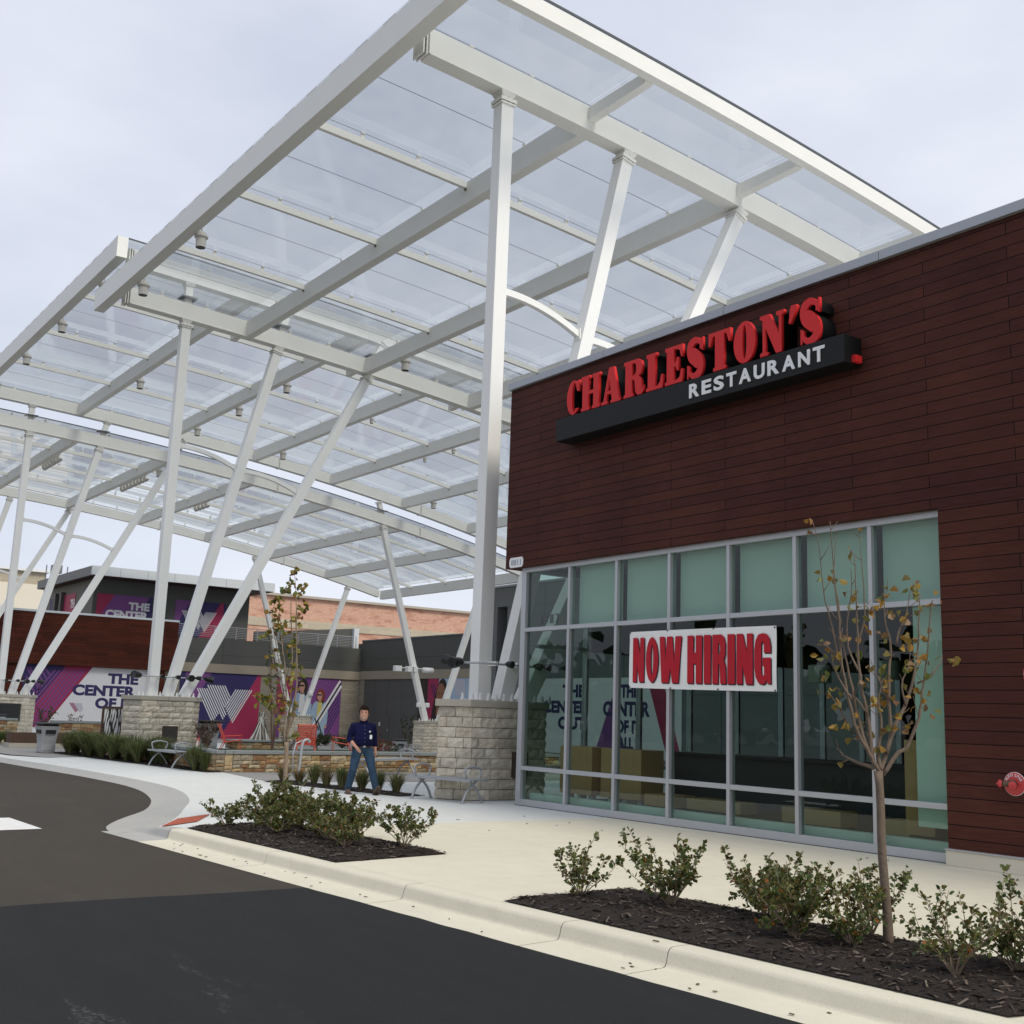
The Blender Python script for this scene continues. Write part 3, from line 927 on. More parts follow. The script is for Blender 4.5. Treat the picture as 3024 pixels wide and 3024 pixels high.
# ---- things standing inside
def crate(x0, x1, y0, y1, z0, z1, mat, label, legs=False):
    t = thing('wooden_crate', label, 'crate', ((x0 + x1) / 2, y0, 0), group='crates behind the shopfront')
    off = t.location
    MB().box(x0, x1, y0, y1, z0, z1).build('panel', mat, t, off=off, bevel=.008)
    if legs:
        for x in (x0 + .15, (x0 + x1) / 2, x1 - .15):
            MB().box(x - .05, x + .05, y0 + .1, y0 + .2, .012, z0 - .002).build('leg', 'blind', t, off=off)
    else:
        MB().box(x0 + .03, x1 - .03, y0 + .03, y1 - .03, .012, z0 - .002).build('base', 'room_dark', t, off=off)
crate(.80, 1.75, .9, 1.5, .24, 1.12, 'plywood', 'tall plywood crate inside the corner bay of the shopfront', True)
crate(1.95, 3.05, .95, 1.5, .24, 1.12, 'plywood', 'wide plywood crate on legs inside the second bay', True)
crate(3.3, 4.05, .8, 1.3, .20, .40, 'plywood', 'low brown crate on the floor inside the third bay')
crate(4.35, 5.55, .8, 1.2, .22, .40, 'crate_pale', 'long pale crate under the banner inside the fourth bay')
crate(6.4, 7.5, .8, 1.2, .20, .42, 'crate_pale', 'pale low crate inside the fifth bay right of the banner')
crate(8.3, 9.0, .7, 1.1, .20, .40, 'crate_pale', 'low pale crate beside the tree trunk behind the glass')
crate(8.75, 9.2, .6, .9, .24, 1.5, 'plywood', 'upright plywood panel against the white wall lining')
bt = thing('bar_counter', 'long dark counter running behind the shopfront windows', 'counter', (6, 2.4, 0))
MB().box(2.6, 9.4, 2.2, 2.7, .012, 1.05).build('counter_front', 'room_dark', bt, off=bt.location)
MB().box(2.5, 9.5, 2.1, 2.8, 1.052, 1.10).build('counter_top', 'lamp_black', bt, off=bt.location)
for i, (x, y, z) in enumerate([(5.2, 3.2, 2.4), (6.6, 3.2, 2.45), (7.9, 3.0, 2.45), (3.0, 4.2, 2.5)]):
    t = thing('pendant_lamp', ['drum pendant lamp left below the white banner', 'drum pendant lamp right below the white banner', 'drum pendant lamp left of the tree inside the dining room', 'drum pendant lamp hanging deep in the dining room'][i], 'lamp', (x, y, z), group='pendant lamps in the dining room')
    MB().lathe([(.19, 0), (.2, .01), (.2, .30), (.19, .31)], 20).build('lamp_shade', 'blind', t, smooth=False)
    MB().tube([(0, 0, .31), (0, 0, 4.65 - z)], .008, 6).build('cord', 'lamp_black', t)

# ---- the sign
RS = thing('restaurant_sign', 'red raised letters over a black bar with white lettering on the wooden wall', 'sign', (5.5, -.12, 6.65))
ro = tuple(RS.location)
MB().box(2.19, 8.73, -.50, -.121, 6.675, 7.09).build('backing_bar', 'sign_black', RS, off=ro, bevel=.006)
MB().box(8.732, 8.80, -.34, -.2, 6.70, 6.80).build('end_lamp', 'sign_red', RS, off=ro)
def rc(x0, y0, x1, y1): return [(x0, y0), (x1, y0), (x1, y1), (x0, y1)]
s_ = .075
def serif_stem(x0, x1, a=.0, b=1.0):
    return [(x0 - .07, a), (x1 + .07, a), (x1 + .07, a + s_), (x1, a + s_ + .03), (x1, b - s_ - .03), (x1 + .07, b - s_), (x1 + .07, b), (x0 - .07, b), (x0 - .07, b - s_), (x0, b - s_ - .03), (x0, a + s_ + .03), (x0 - .07, a + s_)]
Sc = smooth_pts([(.80, .70), (.78, .86), (.52, .955), (.22, .84), (.26, .64), (.52, .50), (.76, .34), (.74, .14), (.46, .045), (.20, .14), (.17, .32)], 6)
Sw = [.09 + .40 * math.exp(-((i / (len(Sc) - 1) - .5) / .20) ** 2) for i in range(len(Sc))]
Sw = [.10 + .34 * math.exp(-((i / (len(Sc) - 1) - .5) / .24) ** 2) for i in range(len(Sc))]
GL = {
 'C': [ell(.52, .5, .50, .5, 52, 318, 30) + ell(.58, .5, .17, .43, 308, 55, 22)[::1] + [(.80, .66), (.96, .66), (.96, .98), (.86, .98), (.83, .90)]],
 'H': [[(.0, 0), (.44, 0), (.44, .075), (.38, .10), (.38, .46), (.66, .46), (.66, .10), (.60, .075), (.60, 0), (1, 0), (1, .075), (.94, .10), (.94, .90), (1, .925), (1, 1), (.60, 1), (.60, .925), (.66, .90), (.66, .55), (.38, .55), (.38, .90), (.44, .925), (.44, 1), (0, 1), (0, .925), (.06, .90), (.06, .10), (0, .075)]],
 'A': [[(-.06, 0), (.30, 0), (.30, .07), (.22, .09), (.27, .27), (.52, .27), (.57, .09), (.50, .07), (.50, 0), (1.06, 0), (1.06, .07), (.98, .09), (.66, 1.0), (.38, 1.0), (.07, .09), (-.06, .07)], [(.295, .35), (.40, .73), (.505, .35)]],
 'R': [[(0, 0), (.50, 0), (.50, .075), (.42, .10), (.42, .47), (.52, .46), (.58, .40), (.62, .10), (.74, .0), (.95, .0), (1.05, .10), (1.04, .22), (1.0, .15), (.95, .12), (.93, .36), (.85, .48), (.74, .52), (.90, .58), (.98, .74), (.92, .92), (.74, 1.0), (0, 1), (0, .925), (.08, .90), (.08, .10), (0, .075)], [(.42, .57), (.42, .92), (.56, .92), (.64, .86), (.66, .74), (.63, .62), (.55, .57)]],
 'L': [[(0, 0), (1, 0), (1, .36), (.92, .36), (.84, .16), (.68, .08), (.52, .08), (.52, .90), (.62, .925), (.62, 1), (0, 1), (0, .925), (.10, .90), (.10, .10), (0, .075)]],
 'E': [[(0, 0), (1, 0), (1, .34), (.92, .34), (.84, .14), (.66, .08), (.50, .08), (.50, .46), (.62, .45), (.68, .34), (.76, .34), (.76, .68), (.68, .68), (.62, .56), (.50, .54), (.50, .92), (.66, .92), (.84, .86), (.92, .68), (1, .68), (1, 1), (0, 1), (0, .925), (.10, .90), (.10, .10), (0, .075)]],
 'S': [ribbon(Sc, Sw), rc(.845, .66, .93, .99), rc(.05, .01, .135, .36)],
 'T': [[(.22, 0), (.78, 0), (.78, .075), (.70, .10), (.70, .92), (.82, .90), (.92, .68), (1, .68), (1, 1), (0, 1), (0, .68), (.08, .68), (.18, .90), (.30, .92), (.30, .10), (.22, .075)]],
 'O': [ell(.5, .5, .5, .5, 0, 360, 40), ell(.5, .5, .105, .42, 0, 360, 26)],
 'N': [[(0, 0), (.32, 0), (.32, .075), (.21, .10), (.21, .72), (.66, 0), (.89, 0), (.89, .90), (1, .925), (1, 1), (.68, 1), (.68, .925), (.79, .90), (.79, .42), (.40, 1), (0, 1), (0, .925), (.11, .90), (.11, .10), (0, .075)]],
 "'": [[(.0, 0), (.22, 0), (1, .86), (.92, 1), (.3, 1), (.2, .9)]],
}
LET = [('C', 2.47, 2.85, 7.10, 7.75), ('H', 2.90, 3.41, 7.11, 7.75), ('A', 3.49, 3.94, 7.11, 7.76), ('R', 4.06, 4.54, 7.11, 7.75), ('L', 4.63, 5.03, 7.11, 7.75), ('E', 5.09, 5.50, 7.11, 7.75),
       ('S', 5.58, 5.99, 7.105, 7.765), ('T', 6.09, 6.56, 7.11, 7.75), ('O', 6.63, 7.07, 7.10, 7.765), ('N', 7.17, 7.64, 7.11, 7.75), ("'", 7.73, 7.89, 7.50, 7.76), ('S', 7.92, 8.33, 7.105, 7.765)]
for ch, x0, x1, z0, z1 in LET:
    h = z1 - z0
    ol = [[(x * (x1 - x0) , y * h) for x, y in o] for o in GL[ch]]
    if ch in 'CS':                                    # curve plus two serif spurs: three pieces, the spurs a hair thinner
        for q, o in enumerate(ol):
            me = curve_mesh([o], .05 - .004 * q, .0)
            for v in me.vertices: v.co = (x0 + v.co.x - ro[0], -.46 - v.co.z - ro[1], z0 + v.co.y - ro[2])
            me.materials.clear(); me.materials.append(M['sign_red'])
            if q == 0: lo = link('letter', me, RS)
            else: link('serif', me, lo)
    else:
        me = curve_mesh(ol, .05, .004)
        for v in me.vertices: v.co = (x0 + v.co.x - ro[0], -.46 - v.co.z - ro[1], z0 + v.co.y - ro[2])
        me.materials.clear(); me.materials.append(M['sign_red'])
        lo = link('letter', me, RS)
    # return behind the letter to the wall; shade on its sides put in as black
    me = curve_mesh([[(x * .97 + (x1 - x0) * .015, y * .985 + .004) for x, y in ol[0]]], .31, 0)
    for v in me.vertices: v.co = (x0 + v.co.x - ro[0], -.279 - v.co.z - ro[1], z0 + v.co.y - ro[2])
    me.materials.clear(); me.materials.append(M['sign_black'])
    link('letter_return', me, lo)
xx = 5.68
for i, ch in enumerate('RESTAURANT'):
    wd = {'E': .21, 'S': .22, 'T': .21, 'A': .25, 'U': .22, 'R': .23, 'N': .22}[ch]
    place_mesh(font_mesh(ch, .012, .034), FY(-.507), (xx, xx + wd - .005, 6.775, 7.005), 'sign_white', 'white_letter', RS, ro)
    xx += wd + .052

# ---- the banner
BN = thing('hiring_banner', 'white vinyl banner with big red NOW HIRING letters tied across the windows', 'banner', (5.4, -.05, 2.6))
bo = tuple(BN.location)
m, t, b, o = newmat('vinyl')
v = vec(t, space='World')
b.inputs['Base Color'].default_value = (.80, .80, .79, 1)
b.inputs['Roughness'].default_value = .45
f1 = noise(t, vec(t, 'xzy', scale=(1, .35, 1), rot=R(38), space='World'), 3.4, 3, .5)
bump(t, b, f1, .55, .08)
M['vinyl'] = m
for nm, c in (('vinyl_red', (.44, .013, .026)), ('vinyl_black', (.012, .012, .03))):
    m, t, b, o = newmat(nm)
    b.inputs['Base Color'].default_value = (*c, 1); b.inputs['Roughness'].default_value = .55; b.inputs['Specular IOR Level'].default_value = .2
    bump(t, b, noise(t, vec(t, 'xzy', scale=(1, .35, 1), rot=R(38), space='World'), 3.4, 3, .5), .55, .08)
    M[nm] = m
def bw(u, q):                                         # the sheet hangs a little out of true
    t = (u - 3.79) / 3.25
    return u, q + (-.03 * t * (1 if q > 2.6 else 2.0)) + .012 * math.sin(t * math.pi) * (-1 if q < 2.6 else 1) * .4
bx = [3.79 + 3.25 * i / 40 for i in range(41)]
rows = [[(x, -.022 + .005 * math.sin(x * 4 + j) * (0 if j in (0, 6) else 1), bw(x, 2.185 + (3.125 - 2.185) * j / 6)[1]) for x in bx] for j in range(7)]
back = [[(x, y + .003, z) for x, y, z in r] for r in rows]
MB().grid(rows).grid(back).build('sheet', 'vinyl', BN, off=bo, smooth=True)
NG = {
 'N': [(0, 0), (.36, 0), (.36, .40), (.58, 0), (1, 0), (1, 1), (.64, 1), (.64, .60), (.40, 1), (0, 1)],
 'W': [(.0, 1), (.10, 0), (.42, 0), (.50, .34), (.58, 0), (.86, 0), (1, 1), (.72, 1), (.67, .42), (.59, 1), (.34, 1), (.28, .45), (.24, 1)],
 'H': [(0, 0), (.42, 0), (.42, .42), (.58, .42), (.58, 0), (1, 0), (1, 1), (.58, 1), (.58, .63), (.42, .63), (.42, 1), (0, 1)],
 'I': [(0, 0), (1, 0), (1, 1), (0, 1)],
 'R': [(0, 0), (.44, 0), (.44, .42), (.54, .40), (.60, 0), (1.02, 0), (.98, .36), (.86, .47), (.97, .60), (.98, .80), (.88, .95), (.66, 1), (0, 1)],
 'G': ell(.5, .5, .5, .5, 32, 330, 26)[:0] + [(.98, .60), (.98, .74), (.9, .9), (.74, .98), (.5, 1), (.24, .97), (.08, .86), (0, .66), (0, .34), (.08, .14), (.24, .03), (.5, 0), (.66, .03), (.72, .10), (.78, .02), (.98, .02), (.98, .50), (.50, .50), (.50, .37), (.58, .37), (.58, .18), (.46, .18), (.42, .24), (.42, .76), (.46, .82), (.54, .82), (.58, .76), (.58, .60)],
 'O': ell(.5, .5, .5, .5, 0, 360, 34),
}
NH = {'R': [(.44, .58), (.44, .82), (.54, .82), (.58, .76), (.58, .64), (.54, .58)], 'O': ell(.5, .5, .10, .34, 0, 360, 20)}
for ch, x0, x1 in (('N', 3.89, 4.17), ('O', 4.215, 4.51), ('W', 4.54, 5.06), ('H', 5.19, 5.52), ('I', 5.56, 5.71), ('R', 5.745, 6.03), ('I', 6.065, 6.22), ('N', 6.255, 6.585), ('G', 6.615, 6.945)):
    ol = [[(x * (x1 - x0), y * .735) for x, y in NG[ch]]]
    if ch in NH: ol.append([(x * (x1 - x0), y * .735) for x, y in NH[ch]])
    for mat, dx, dz, yy in (('vinyl_black', .018, -.018, -.0305), ('vinyl_red', 0, 0, -.0335)):
        me = curve_mesh(ol, .002)
        for v in me.vertices:
            u, q = bw(x0 + v.co.x + dx, 2.285 + v.co.y + dz)
            v.co = (u - bo[0], yy - v.co.z - bo[1], q - bo[2])
        me.materials.clear(); me.materials.append(M[mat])
        link('letter' if mat == 'vinyl_red' else 'letter_shadow', me, BN)
for x, q in ((3.81, 3.11), (4.72, 3.12), (5.76, 3.12), (7.015, 3.1), (3.81, 2.2), (4.8, 2.2), (5.86, 2.2), (7.015, 2.2)):
    u, z = bw(x, q)
    MB().lathe([(.014, 0), (.014, .006), (.006, .007)], 10, (u - bo[0], -.027 - bo[1], z - bo[2]), (0, -1, 0)).build('grommet', 'black_metal', BN)

# ---- house number, fire connection, alarm
NP = thing('number_plaque', 'small white plaque with 8811 on the overhanging corner of the restaurant', 'house number', (.56, -.12, 4.6))
po = tuple(NP.location)
ol = [(0.04, 0), (.41, 0), (.45, .05), (.45, .15), (.41, .20), (.04, .20), (0, .15), (0, .05)]
MB().prism([(.335 + x, 4.505 + z) for x, z in ol], .001, .014, FY(-.12)).build('plate', 'sign_white', NP, off=po, bevel=.004)
place_mesh(font_mesh('8811', .004, .012), FY(-.137), (.40, .72, 4.55, 4.66), 'cap_metal', 'numerals', NP, po)
dn = thing('door_number', 'grey numerals 8817 on the first glass pane of the shopfront', 'house number', (1.4, .06, 3.4))
for i, ch in enumerate('8817'):
    place_mesh(font_mesh(ch, .002, .02), FY(.058), (1.10 + i * .17, 1.21 + i * .17, 3.39, 3.56), 'joint_dark', 'numeral', dn, tuple(dn.location))
FD = thing('fire_connection', 'round red AUTO SPKR fire hose connection on the wooden wall', 'fire connection', (10.79, -.12, 1.04))
MB().lathe([(.135, 0), (.135, .01), (.12, .022), (.06, .028)], 28, (0, 0, 0), (0, -1, 0)).build('disc', 'fdc_red', FD, smooth=False)
MB().lathe([(.139, -.001), (.139, .006), (.131, .012)], 28, (0, 0, 0), (0, -1, 0)).build('rim', 'sign_white', FD)
MB().tube([(0, -.02, 0), (0, -.07, 0)], .05, 12).tube([(0, -.06, 0), (-.05, -.10, 0), (-.09, -.14, .0)], .036, 10).tube([(0, -.06, 0), (.04, -.11, -.01), (.06, -.15, -.01)], .036, 10).build('inlet_body', 'brass_old', FD, smooth=True)
for p, d in (((-.09, -.14, 0), (-.75, -.6, 0)), ((.06, -.15, -.01), (.4, -.9, 0))):
    d = Vector(d).normalized()
    MB().lathe([(.045, 0), (.047, .012), (.044, .035), (.018, .04), (.014, .055)], 14, p, d).build('inlet_cap', 'fdc_red', FD)
for i, ch in enumerate('AUTO SPKR'):
    if ch == ' ': continue
    me = font_mesh(ch, .003, .01)
    a = R(152 - i * 15.5)
    cx, cz = .105 * math.cos(a), .105 * math.sin(a)
    for v in me.vertices:
        x, y = (v.co.x - .3) * .045, (v.co.y - .35) * .045
        u = x * math.sin(a) + y * math.cos(a); q = -x * math.cos(a) + y * math.sin(a)
        v.co = (cx + u, -.027 - v.co.z, cz + q)
    me.materials.clear(); me.materials.append(M['sign_white'])
    link('letter', me, FD)
FA = thing('fire_alarm', 'red and white fire alarm strobe on the wall right of the shopfront', 'alarm', (11.03, -.12, 2.33))
MB().box(-.045, .055, -.05, 0, -.06, .06).build('housing', 'fdc_red', FA, bevel=.006)
MB().lathe([(.03, 0), (.028, .02), (.012, .03)], 14, (.0, -.05, .0), (0, -1, 0)).build('strobe_lens', 'sign_white', FA)

# ================================================================ the canopies
def zl(y): return -1.6612e-5 * y ** 3 - .0022091 * y * y - .0512402 * y + 15.98417
YR = [-2.35 + 5 * i for i in range(8)]
PX = [-1.0, -20.8, -43.2, -63.2]
def rsweep(mb, pts, w, h, z1=0.0):
    """rectangular section swept along Y, its top z1 above the points"""
    vs = []
    for x, y, z in pts:
        vs += [(x - w / 2, y, z + z1 - h), (x + w / 2, y, z + z1 - h), (x + w / 2, y, z + z1), (x - w / 2, y, z + z1)]
    n = len(pts); fs = [(0, 3, 2, 1), tuple(4 * (n - 1) + k for k in range(4))]
    for i in range(n - 1):
        for k in range(4):
            k2 = (k + 1) % 4
            fs.append((4 * i + k, 4 * i + k2, 4 * i + 4 + k2, 4 * i + 4 + k))
    return mb.add(vs, fs)
def ysam(y0, y1, st=1.25):
    n = max(2, int((y1 - y0) / st)); return [y0 + (y1 - y0) * i / n for i in range(n + 1)]
def shared(mb, name, mat):
    o = mb.build(name, mat); me = o.data; bpy.data.objects.remove(o); return me
CLIP = shared(MB().box(-.012, .012, -.055, .055, 0, .14).box(-.055, .055, -.055, .055, .1401, .165), 'glazing_clip', 'white_steel')
BOLT = shared(MB().lathe([(.024, 0), (.024, .022)], 6, (0, 0, 0), (1, 0, 0)), 'bolt', 'bolt_dark')
def put(me, p, parent, of, rot=None):
    o = link(me.name.split('.')[0], me, parent); o.location = (p[0] - of[0], p[1] - of[1], p[2] - of[2])
    if rot: o.rotation_euler = rot
    return o
def canopy(nm_label, xg, x_near, x_far, dz, npur, ykeep=(0, 7), bolted=True):
    """xg: X of the two girders (near, far); x_near/x_far: roof edges"""
    xo = (x_near + x_far) / 2
    T = thing('glass_canopy', nm_label, 'canopy', (xo, 15, 12), group='stepped glass canopies over the courtyard')
    of = tuple(T.location)
    z = lambda y: zl(y) + dz
    ya, yb = YR[0], YR[-1]
    def P(name, mb, mat='white_steel', par=None, **k): return mb.build(name, mat, par or T, off=of, **k)
    for x in xg:
        g = P('girder', rsweep(MB(), [(x, y, z(y)) for y in ysam(ya + .5, yb - .2)], .36, .58))
        lip = MB()
        rsweep(lip, [(x, y, z(y)) for y in ysam(ya + .52, yb - .25)], .40, .025, -.582)
        P('flange', lip, par=g)
        for y in (ya + .46, 14.2, 24.0):              # splice plates with bolts
            P('splice_plate', MB().box(x - .21, x + .21, y - .13, y - .10, z(y) - .64, z(y) + .02).box(x - .21, x + .21, y - .05, y - .02, z(y) - .64, z(y) + .02), par=g)
            for k in range(5): put(BOLT, (x + .19, y - .075, z(y) - .56 + k * .125), g, of)
    # edge beams: front fascia and end fascias
    f = P('fascia', MB().box(x_far, x_near, ya - .2, ya + .16, z(ya) - .56, z(ya) + .17), bevel=.01)
    f['label'] = 'deep front edge beam'
    e = MB()
    for i in range(int((x_near - x_far) / 1.24)):
        x = x_near - .3 - i * 1.24
        e.box(x - .28, x + .28, ya - .19, ya - .15, z(ya) + .172, z(ya) + .215)
    P('glass_support', e, par=f)
    for x, s in ((x_near, 1), (x_far, -1)):
        if s == 1 and x - xg[0] > 1: P('end_fascia', rsweep(MB(), [(x - s * .11, y, z(y)) for y in ysam(ya + .17, yb)], .22, .36, .12))
        gl = MB(); rsweep(gl, [(x - s * .02, y, z(y)) for y in ysam(ya + .17, yb)], .03, .05, .215)
        P('glazing_strip', gl, 'joint_dark')
        if s == 1: P('end_cap', MB().box(x - .9, x + .012, ya - .205, ya + .165, z(ya) - .565, z(ya) + .175), bevel=.01)
    xs = [xg[0] + (xg[1] - xg[0]) * i / npur for i in range(npur + 1)]
    for y in YR[1:]:
        raf = P('rafter', MB().bar((xg[0] - .18, y, z(y) - .01), (xg[1] + .18, y, z(y) - .01), .30, .60 if y < YR[-1] else .7, top=True))
        for a, b in ((x_near - .23, xg[0] + .18), (xg[1] - .18, x_far + .23)):
            if a - b > .5: P('outrigger', MB().bar((a, y, z(y) - .03), (b, y, z(y) - .03), .22, .26, top=True, h1=.32))
        # clips that carry the glass over this rafter
        for i in range(npur):
            put(CLIP, (xg[0] + (xg[1] - xg[0]) * (i + .5) / npur, y, z(y) - .01), raf, of)
    for i in range(7):
        y0, y1 = YR[i] + .15, YR[i + 1] - .15
        for x in xs[1:-1]:
            p = P('purlin', rsweep(MB(), [(x, y0 + (y1 - y0) * q / 4, z(y0 + (y1 - y0) * q / 4)) for q in range(5)], .12, .19))
            for q in (1, 2): put(CLIP, (x, YR[i] + 5 * q / 3, z(YR[i] + 5 * q / 3)), p, of)
            P('cleat', MB().box(x - .05, x + .05, y1 - .02, y1 + .0, z(y1) - .24, z(y1) - .195), 'bolt_dark', p)
        for x in xg:
            for q in (1, 2): put(CLIP, (x, YR[i] + 5 * q / 3, z(YR[i] + 5 * q / 3)), T, of)
    # glass: one pane group per bay, thin dark joints between the sheets
    ex = [x_near] + ([xg[0]] if x_near - xg[0] > .8 else []) + xs[1:-1] + ([xg[1]] if xg[1] - x_far > .8 else []) + [x_far]
    for i in range(7):
        y0, y1 = YR[i] - (.22 if i == 0 else 0), YR[i + 1]
        for a, b in zip(ex[:-1], ex[1:]):
            rows = [[(a - .004, y, z(y) + .18), (b + .004, y, z(y) + .18)] for y in [y0 + .004 + (y1 - y0 - .008) * q / 4 for q in range(5)]]
            P('glass_panel', MB().grid(rows), 'canopy_glass')
    jn = MB()
    jx = sorted(set([round(x, 3) for x in ex[1:-1]] + [round((a + b) / 2, 3) for a, b in zip(ex[:-1], ex[1:]) if abs(a - b) > 3]))
    for x in jx: rsweep(jn, [(x, y, z(y)) for y in ysam(ya, yb, 1.7)], .014, .006, .176)
    P('glazing_joint', jn, 'joint_dark')
    return T
canopy('nearest glass canopy, its corner high above the restaurant roof', (-1.0, -20.8), 1.38, -22.5, 0, 4)
canopy('middle glass canopy, raised a step above the other two', (-20.8, -43.2), -20.3, -43.7, 1.4, 4)
canopy('far glass canopy, the lowest in the picture above the brick wall', (-43.2, -63.2), -42.9, -63.6, 0, 4)

# ---- piers of split stone with fans of columns
def pier(label, x, y, zg, detail=True):
    T = thing('stone_pier', label, 'pier', (x, y, zg), group='stone piers under the canopy columns')
    hexa = [(.58, -.90), (.58, .90), (0, 1.32), (-.58, .90), (-.58, -.90), (0, -1.32)]
    core = MB().prism([(a * .965, b * .975) for a, b in hexa], 0, 1.80)
    mason = MB()
    for i in range(6):
        a, b = hexa[i], hexa[(i + 1) % 6]
        nrm = Vector((b[1] - a[1], -(b[0] - a[0]), 0)).normalized()
        coursed(mason, a, b, 0.01, 1.80, nrm, .2, .46, .028)
    m_ = mason.build('masonry', 'blockstone', T)
    core.build('mortar', 'mortar', m_)
    cp = MB()
    k = 1.075
    for i in range(6):
        a, b = Vector((*hexa[i], 0)), Vector((*hexa[(i + 1) % 6], 0))
        n = 2 if (b - a).length > 1 else 1
        for q in range(n):
            p0, p1 = a.lerp(b, q / n) * k, a.lerp(b, (q + 1) / n) * k
            d = (p1 - p0).normalized() * .004
            cp.prism([tuple((p0 + d)[:2]), tuple((p1 - d)[:2]), tuple((p1 * .45)[:2]), tuple((p0 * .45)[:2])], 1.802, 1.94)
    cp.prism([(a * .5, b * .5) for a, b in hexa], 1.80, 1.935)
    cp.build('capstone', 'limestone_cap', T, bevel=.008)
    return T
HALF = .163
CAPB = shared(MB().lathe([(.02, 0), (.02, .14)], 6, (0, 0, 0), (1, 0, 0)), 'cap_bolt', 'bolt_dark')
def fan(label, x, ybase, ytop, zc, zbase=1.94, brace=True, stub=None):
    """columns leaning in the YZ plane under a girder whose soffit is zc(y)"""
    T = thing('column_fan', label, 'columns', (x, ybase[0], zbase), group='white steel column fans')
    of = tuple(T.location)
    cols = []
    for yb_, yt in zip(ybase, ytop):
        zt = zc(yt)
        d = Vector((0, yt - yb_, zt - .30 - zbase)).normalized()
        p0 = Vector((x, yb_, zbase)); p1 = Vector((x, yt, zt - .30))
        c = MB().bar(p0, p1, HALF * 2, HALF * 2, up=(0, 1, 0)).build('column', 'column_paint', T, off=of, bevel=.012)
        cols.append((p0, p1, d))
        up = MB()
        up.bar(p1, p1 + d * .03, .40, .40, up=(0, 1, 0)); up.bar(p1 + d * .032, p1 + d * .06, .3, .3, up=(0, 1, 0))
        up.bar(p1 + d * .062, p1 + d * .10, .42, .42, up=(0, 1, 0)); up.bar(p1 + d * .105, p1 + d * .14, .42, .42, up=(0, 1, 0))
        up.bar(p1 + d * .141, p1 + d * .31, .26, .26, up=(0, 1, 0), w1=.4, h1=.4)
        cap = up.build('cap_plate', 'white_steel', c, off=of)
        s1 = Vector((1, 0, 0)); s2 = d.cross(s1)
        q_ = d.to_track_quat('X', 'Z').to_euler()
        for q in (s1 * .17 + s2 * -.14, s1 * .17, s1 * .17 + s2 * .14, s1 * -.14 - s2 * .17, -s2 * .17, s1 * .14 - s2 * .17):
            put(CAPB, p1 + d * .03 + q, c, of, q_)
        MB().box(x - .22, x + .22, yb_ - .24, yb_ + .24, zbase, zbase + .02).build('base_plate', 'white_steel', c, off=of)
    for q in range(11):
        yy = ybase[0] - .42 + q * (ybase[-1] - ybase[0] + .84) / 10
        MB().lathe([(.045, 0), (.045, .05), (.03, .055), (.03, .11), (.02, .12), (.012, .15)], 10, (x + .36 - of[0], yy - of[1], .0)).build('anchor_bolt', 'bolt_white', T)
    MB().lathe([(.045, 0), (.045, .05), (.03, .055), (.03, .11), (.02, .12), (.012, .15)], 10, (x + .05 - of[0], ybase[0] - .45 - of[1], 0)).build('anchor_bolt', 'bolt_white', T)
    if brace:                                         # arched ties between the columns
        for i in range(len(cols) - 1):
            zz = 10.75 - i * .55
            def at(cn, zq):
                p0, p1, d = cols[cn]; return p0 + d * ((zq - p0.z) / d.z)
            a = at(i, zz); b_ = at(i + 1, zz - .50)
            a = a + Vector((0, HALF + .01, 0)); b_ = b_ - Vector((0, HALF + .02, 0))
            pts = []
            for q in range(13):
                s = q / 12
                p = a.lerp(b_, s); p.z += .13 * 4 * s * (1 - s)
                pts.append(tuple(p))
            br = rsweep(MB(), pts, .13, .15, .075).build('tie', 'column_paint', T, off=of)
            MB().box(x - .1, x + .1, a.y - .006, a.y + .03, a.z - .13, a.z + .13).box(x - .1, x + .1, b_.y - .03, b_.y + .006, b_.z - .13, b_.z + .13).build('tie_plate', 'white_steel', br, off=of)
    if stub:
        for yt in stub:
            d = Vector((0, .0, 1))
            for yb_, y2 in zip(ybase, ytop):
                if y2 == yt: d = Vector((0, yt - yb_, zc(yt) - .3 - zbase)).normalized()
            p0 = Vector((x, yt, zl(yt) + .002)); L = (zl(yt) + 1.4 - .6 - p0.z - .12) / d.z
            p0 = p0 + Vector((0, d.y / d.z * .6, 0))
            st = MB().bar(p0, p0 + d * L, .26, .26, up=(0, 1, 0)).build('stub_post', 'white_steel', T, off=of)
            MB().bar(p0 + d * L, p0 + d * (L + .03), .36, .36, up=(0, 1, 0)).bar(p0 + d * (L + .06), p0 + d * (L + .12), .36, .36, up=(0, 1, 0)).bar(p0 + d * (L + .03), p0 + d * (L + .06), .2, .2, up=(0, 1, 0)).build('cap_plate', 'white_steel', st, off=of)
            MB().box(x - .3, x + .3, p0.y - .3, p0.y + .3, zl(yt) + .225, zl(yt) + .245).build('flashing', 'cap_metal', st, off=of)
soff = lambda y: zl(y) - .607
FB, FT = (.19, .74, 1.30), (.25, 3.81, 7.67)
pier('stone pier nearest the restaurant, bench in front of it', -1.0, .55, 0)
pier('stone pier rising behind the long grasses and the carved metal screen', -20.8, .58, 0)
pier('stone pier cut by the left edge of the picture behind the planter wall', -43.2, .6, 0)
pier('stone pier far left, out beyond the edge of the planter wall', -63.2, .6, 0)
pier('distant stone pier seen between the man and the near pier', -43.2, 25.55, gz(0, 25))
pier('most distant stone pier in front of the purple picture of two women', -63.2, 25.9, gz(0, 26))
fan('tall white column and its leaning partners beside the restaurant corner', -1.0, FB, FT, soff)
fan('fan of three white columns on the pier with the black floodlights at picture centre left', -20.8, FB, FT, soff, stub=FT)
fan('fan of three white columns at the left edge of the picture', -43.2, FB, FT, soff, stub=FT)
fan('far fan of columns half hidden behind the leftmost fan', -63.2, FB, FT, soff)
zb2 = gz(0, 25) + 1.94
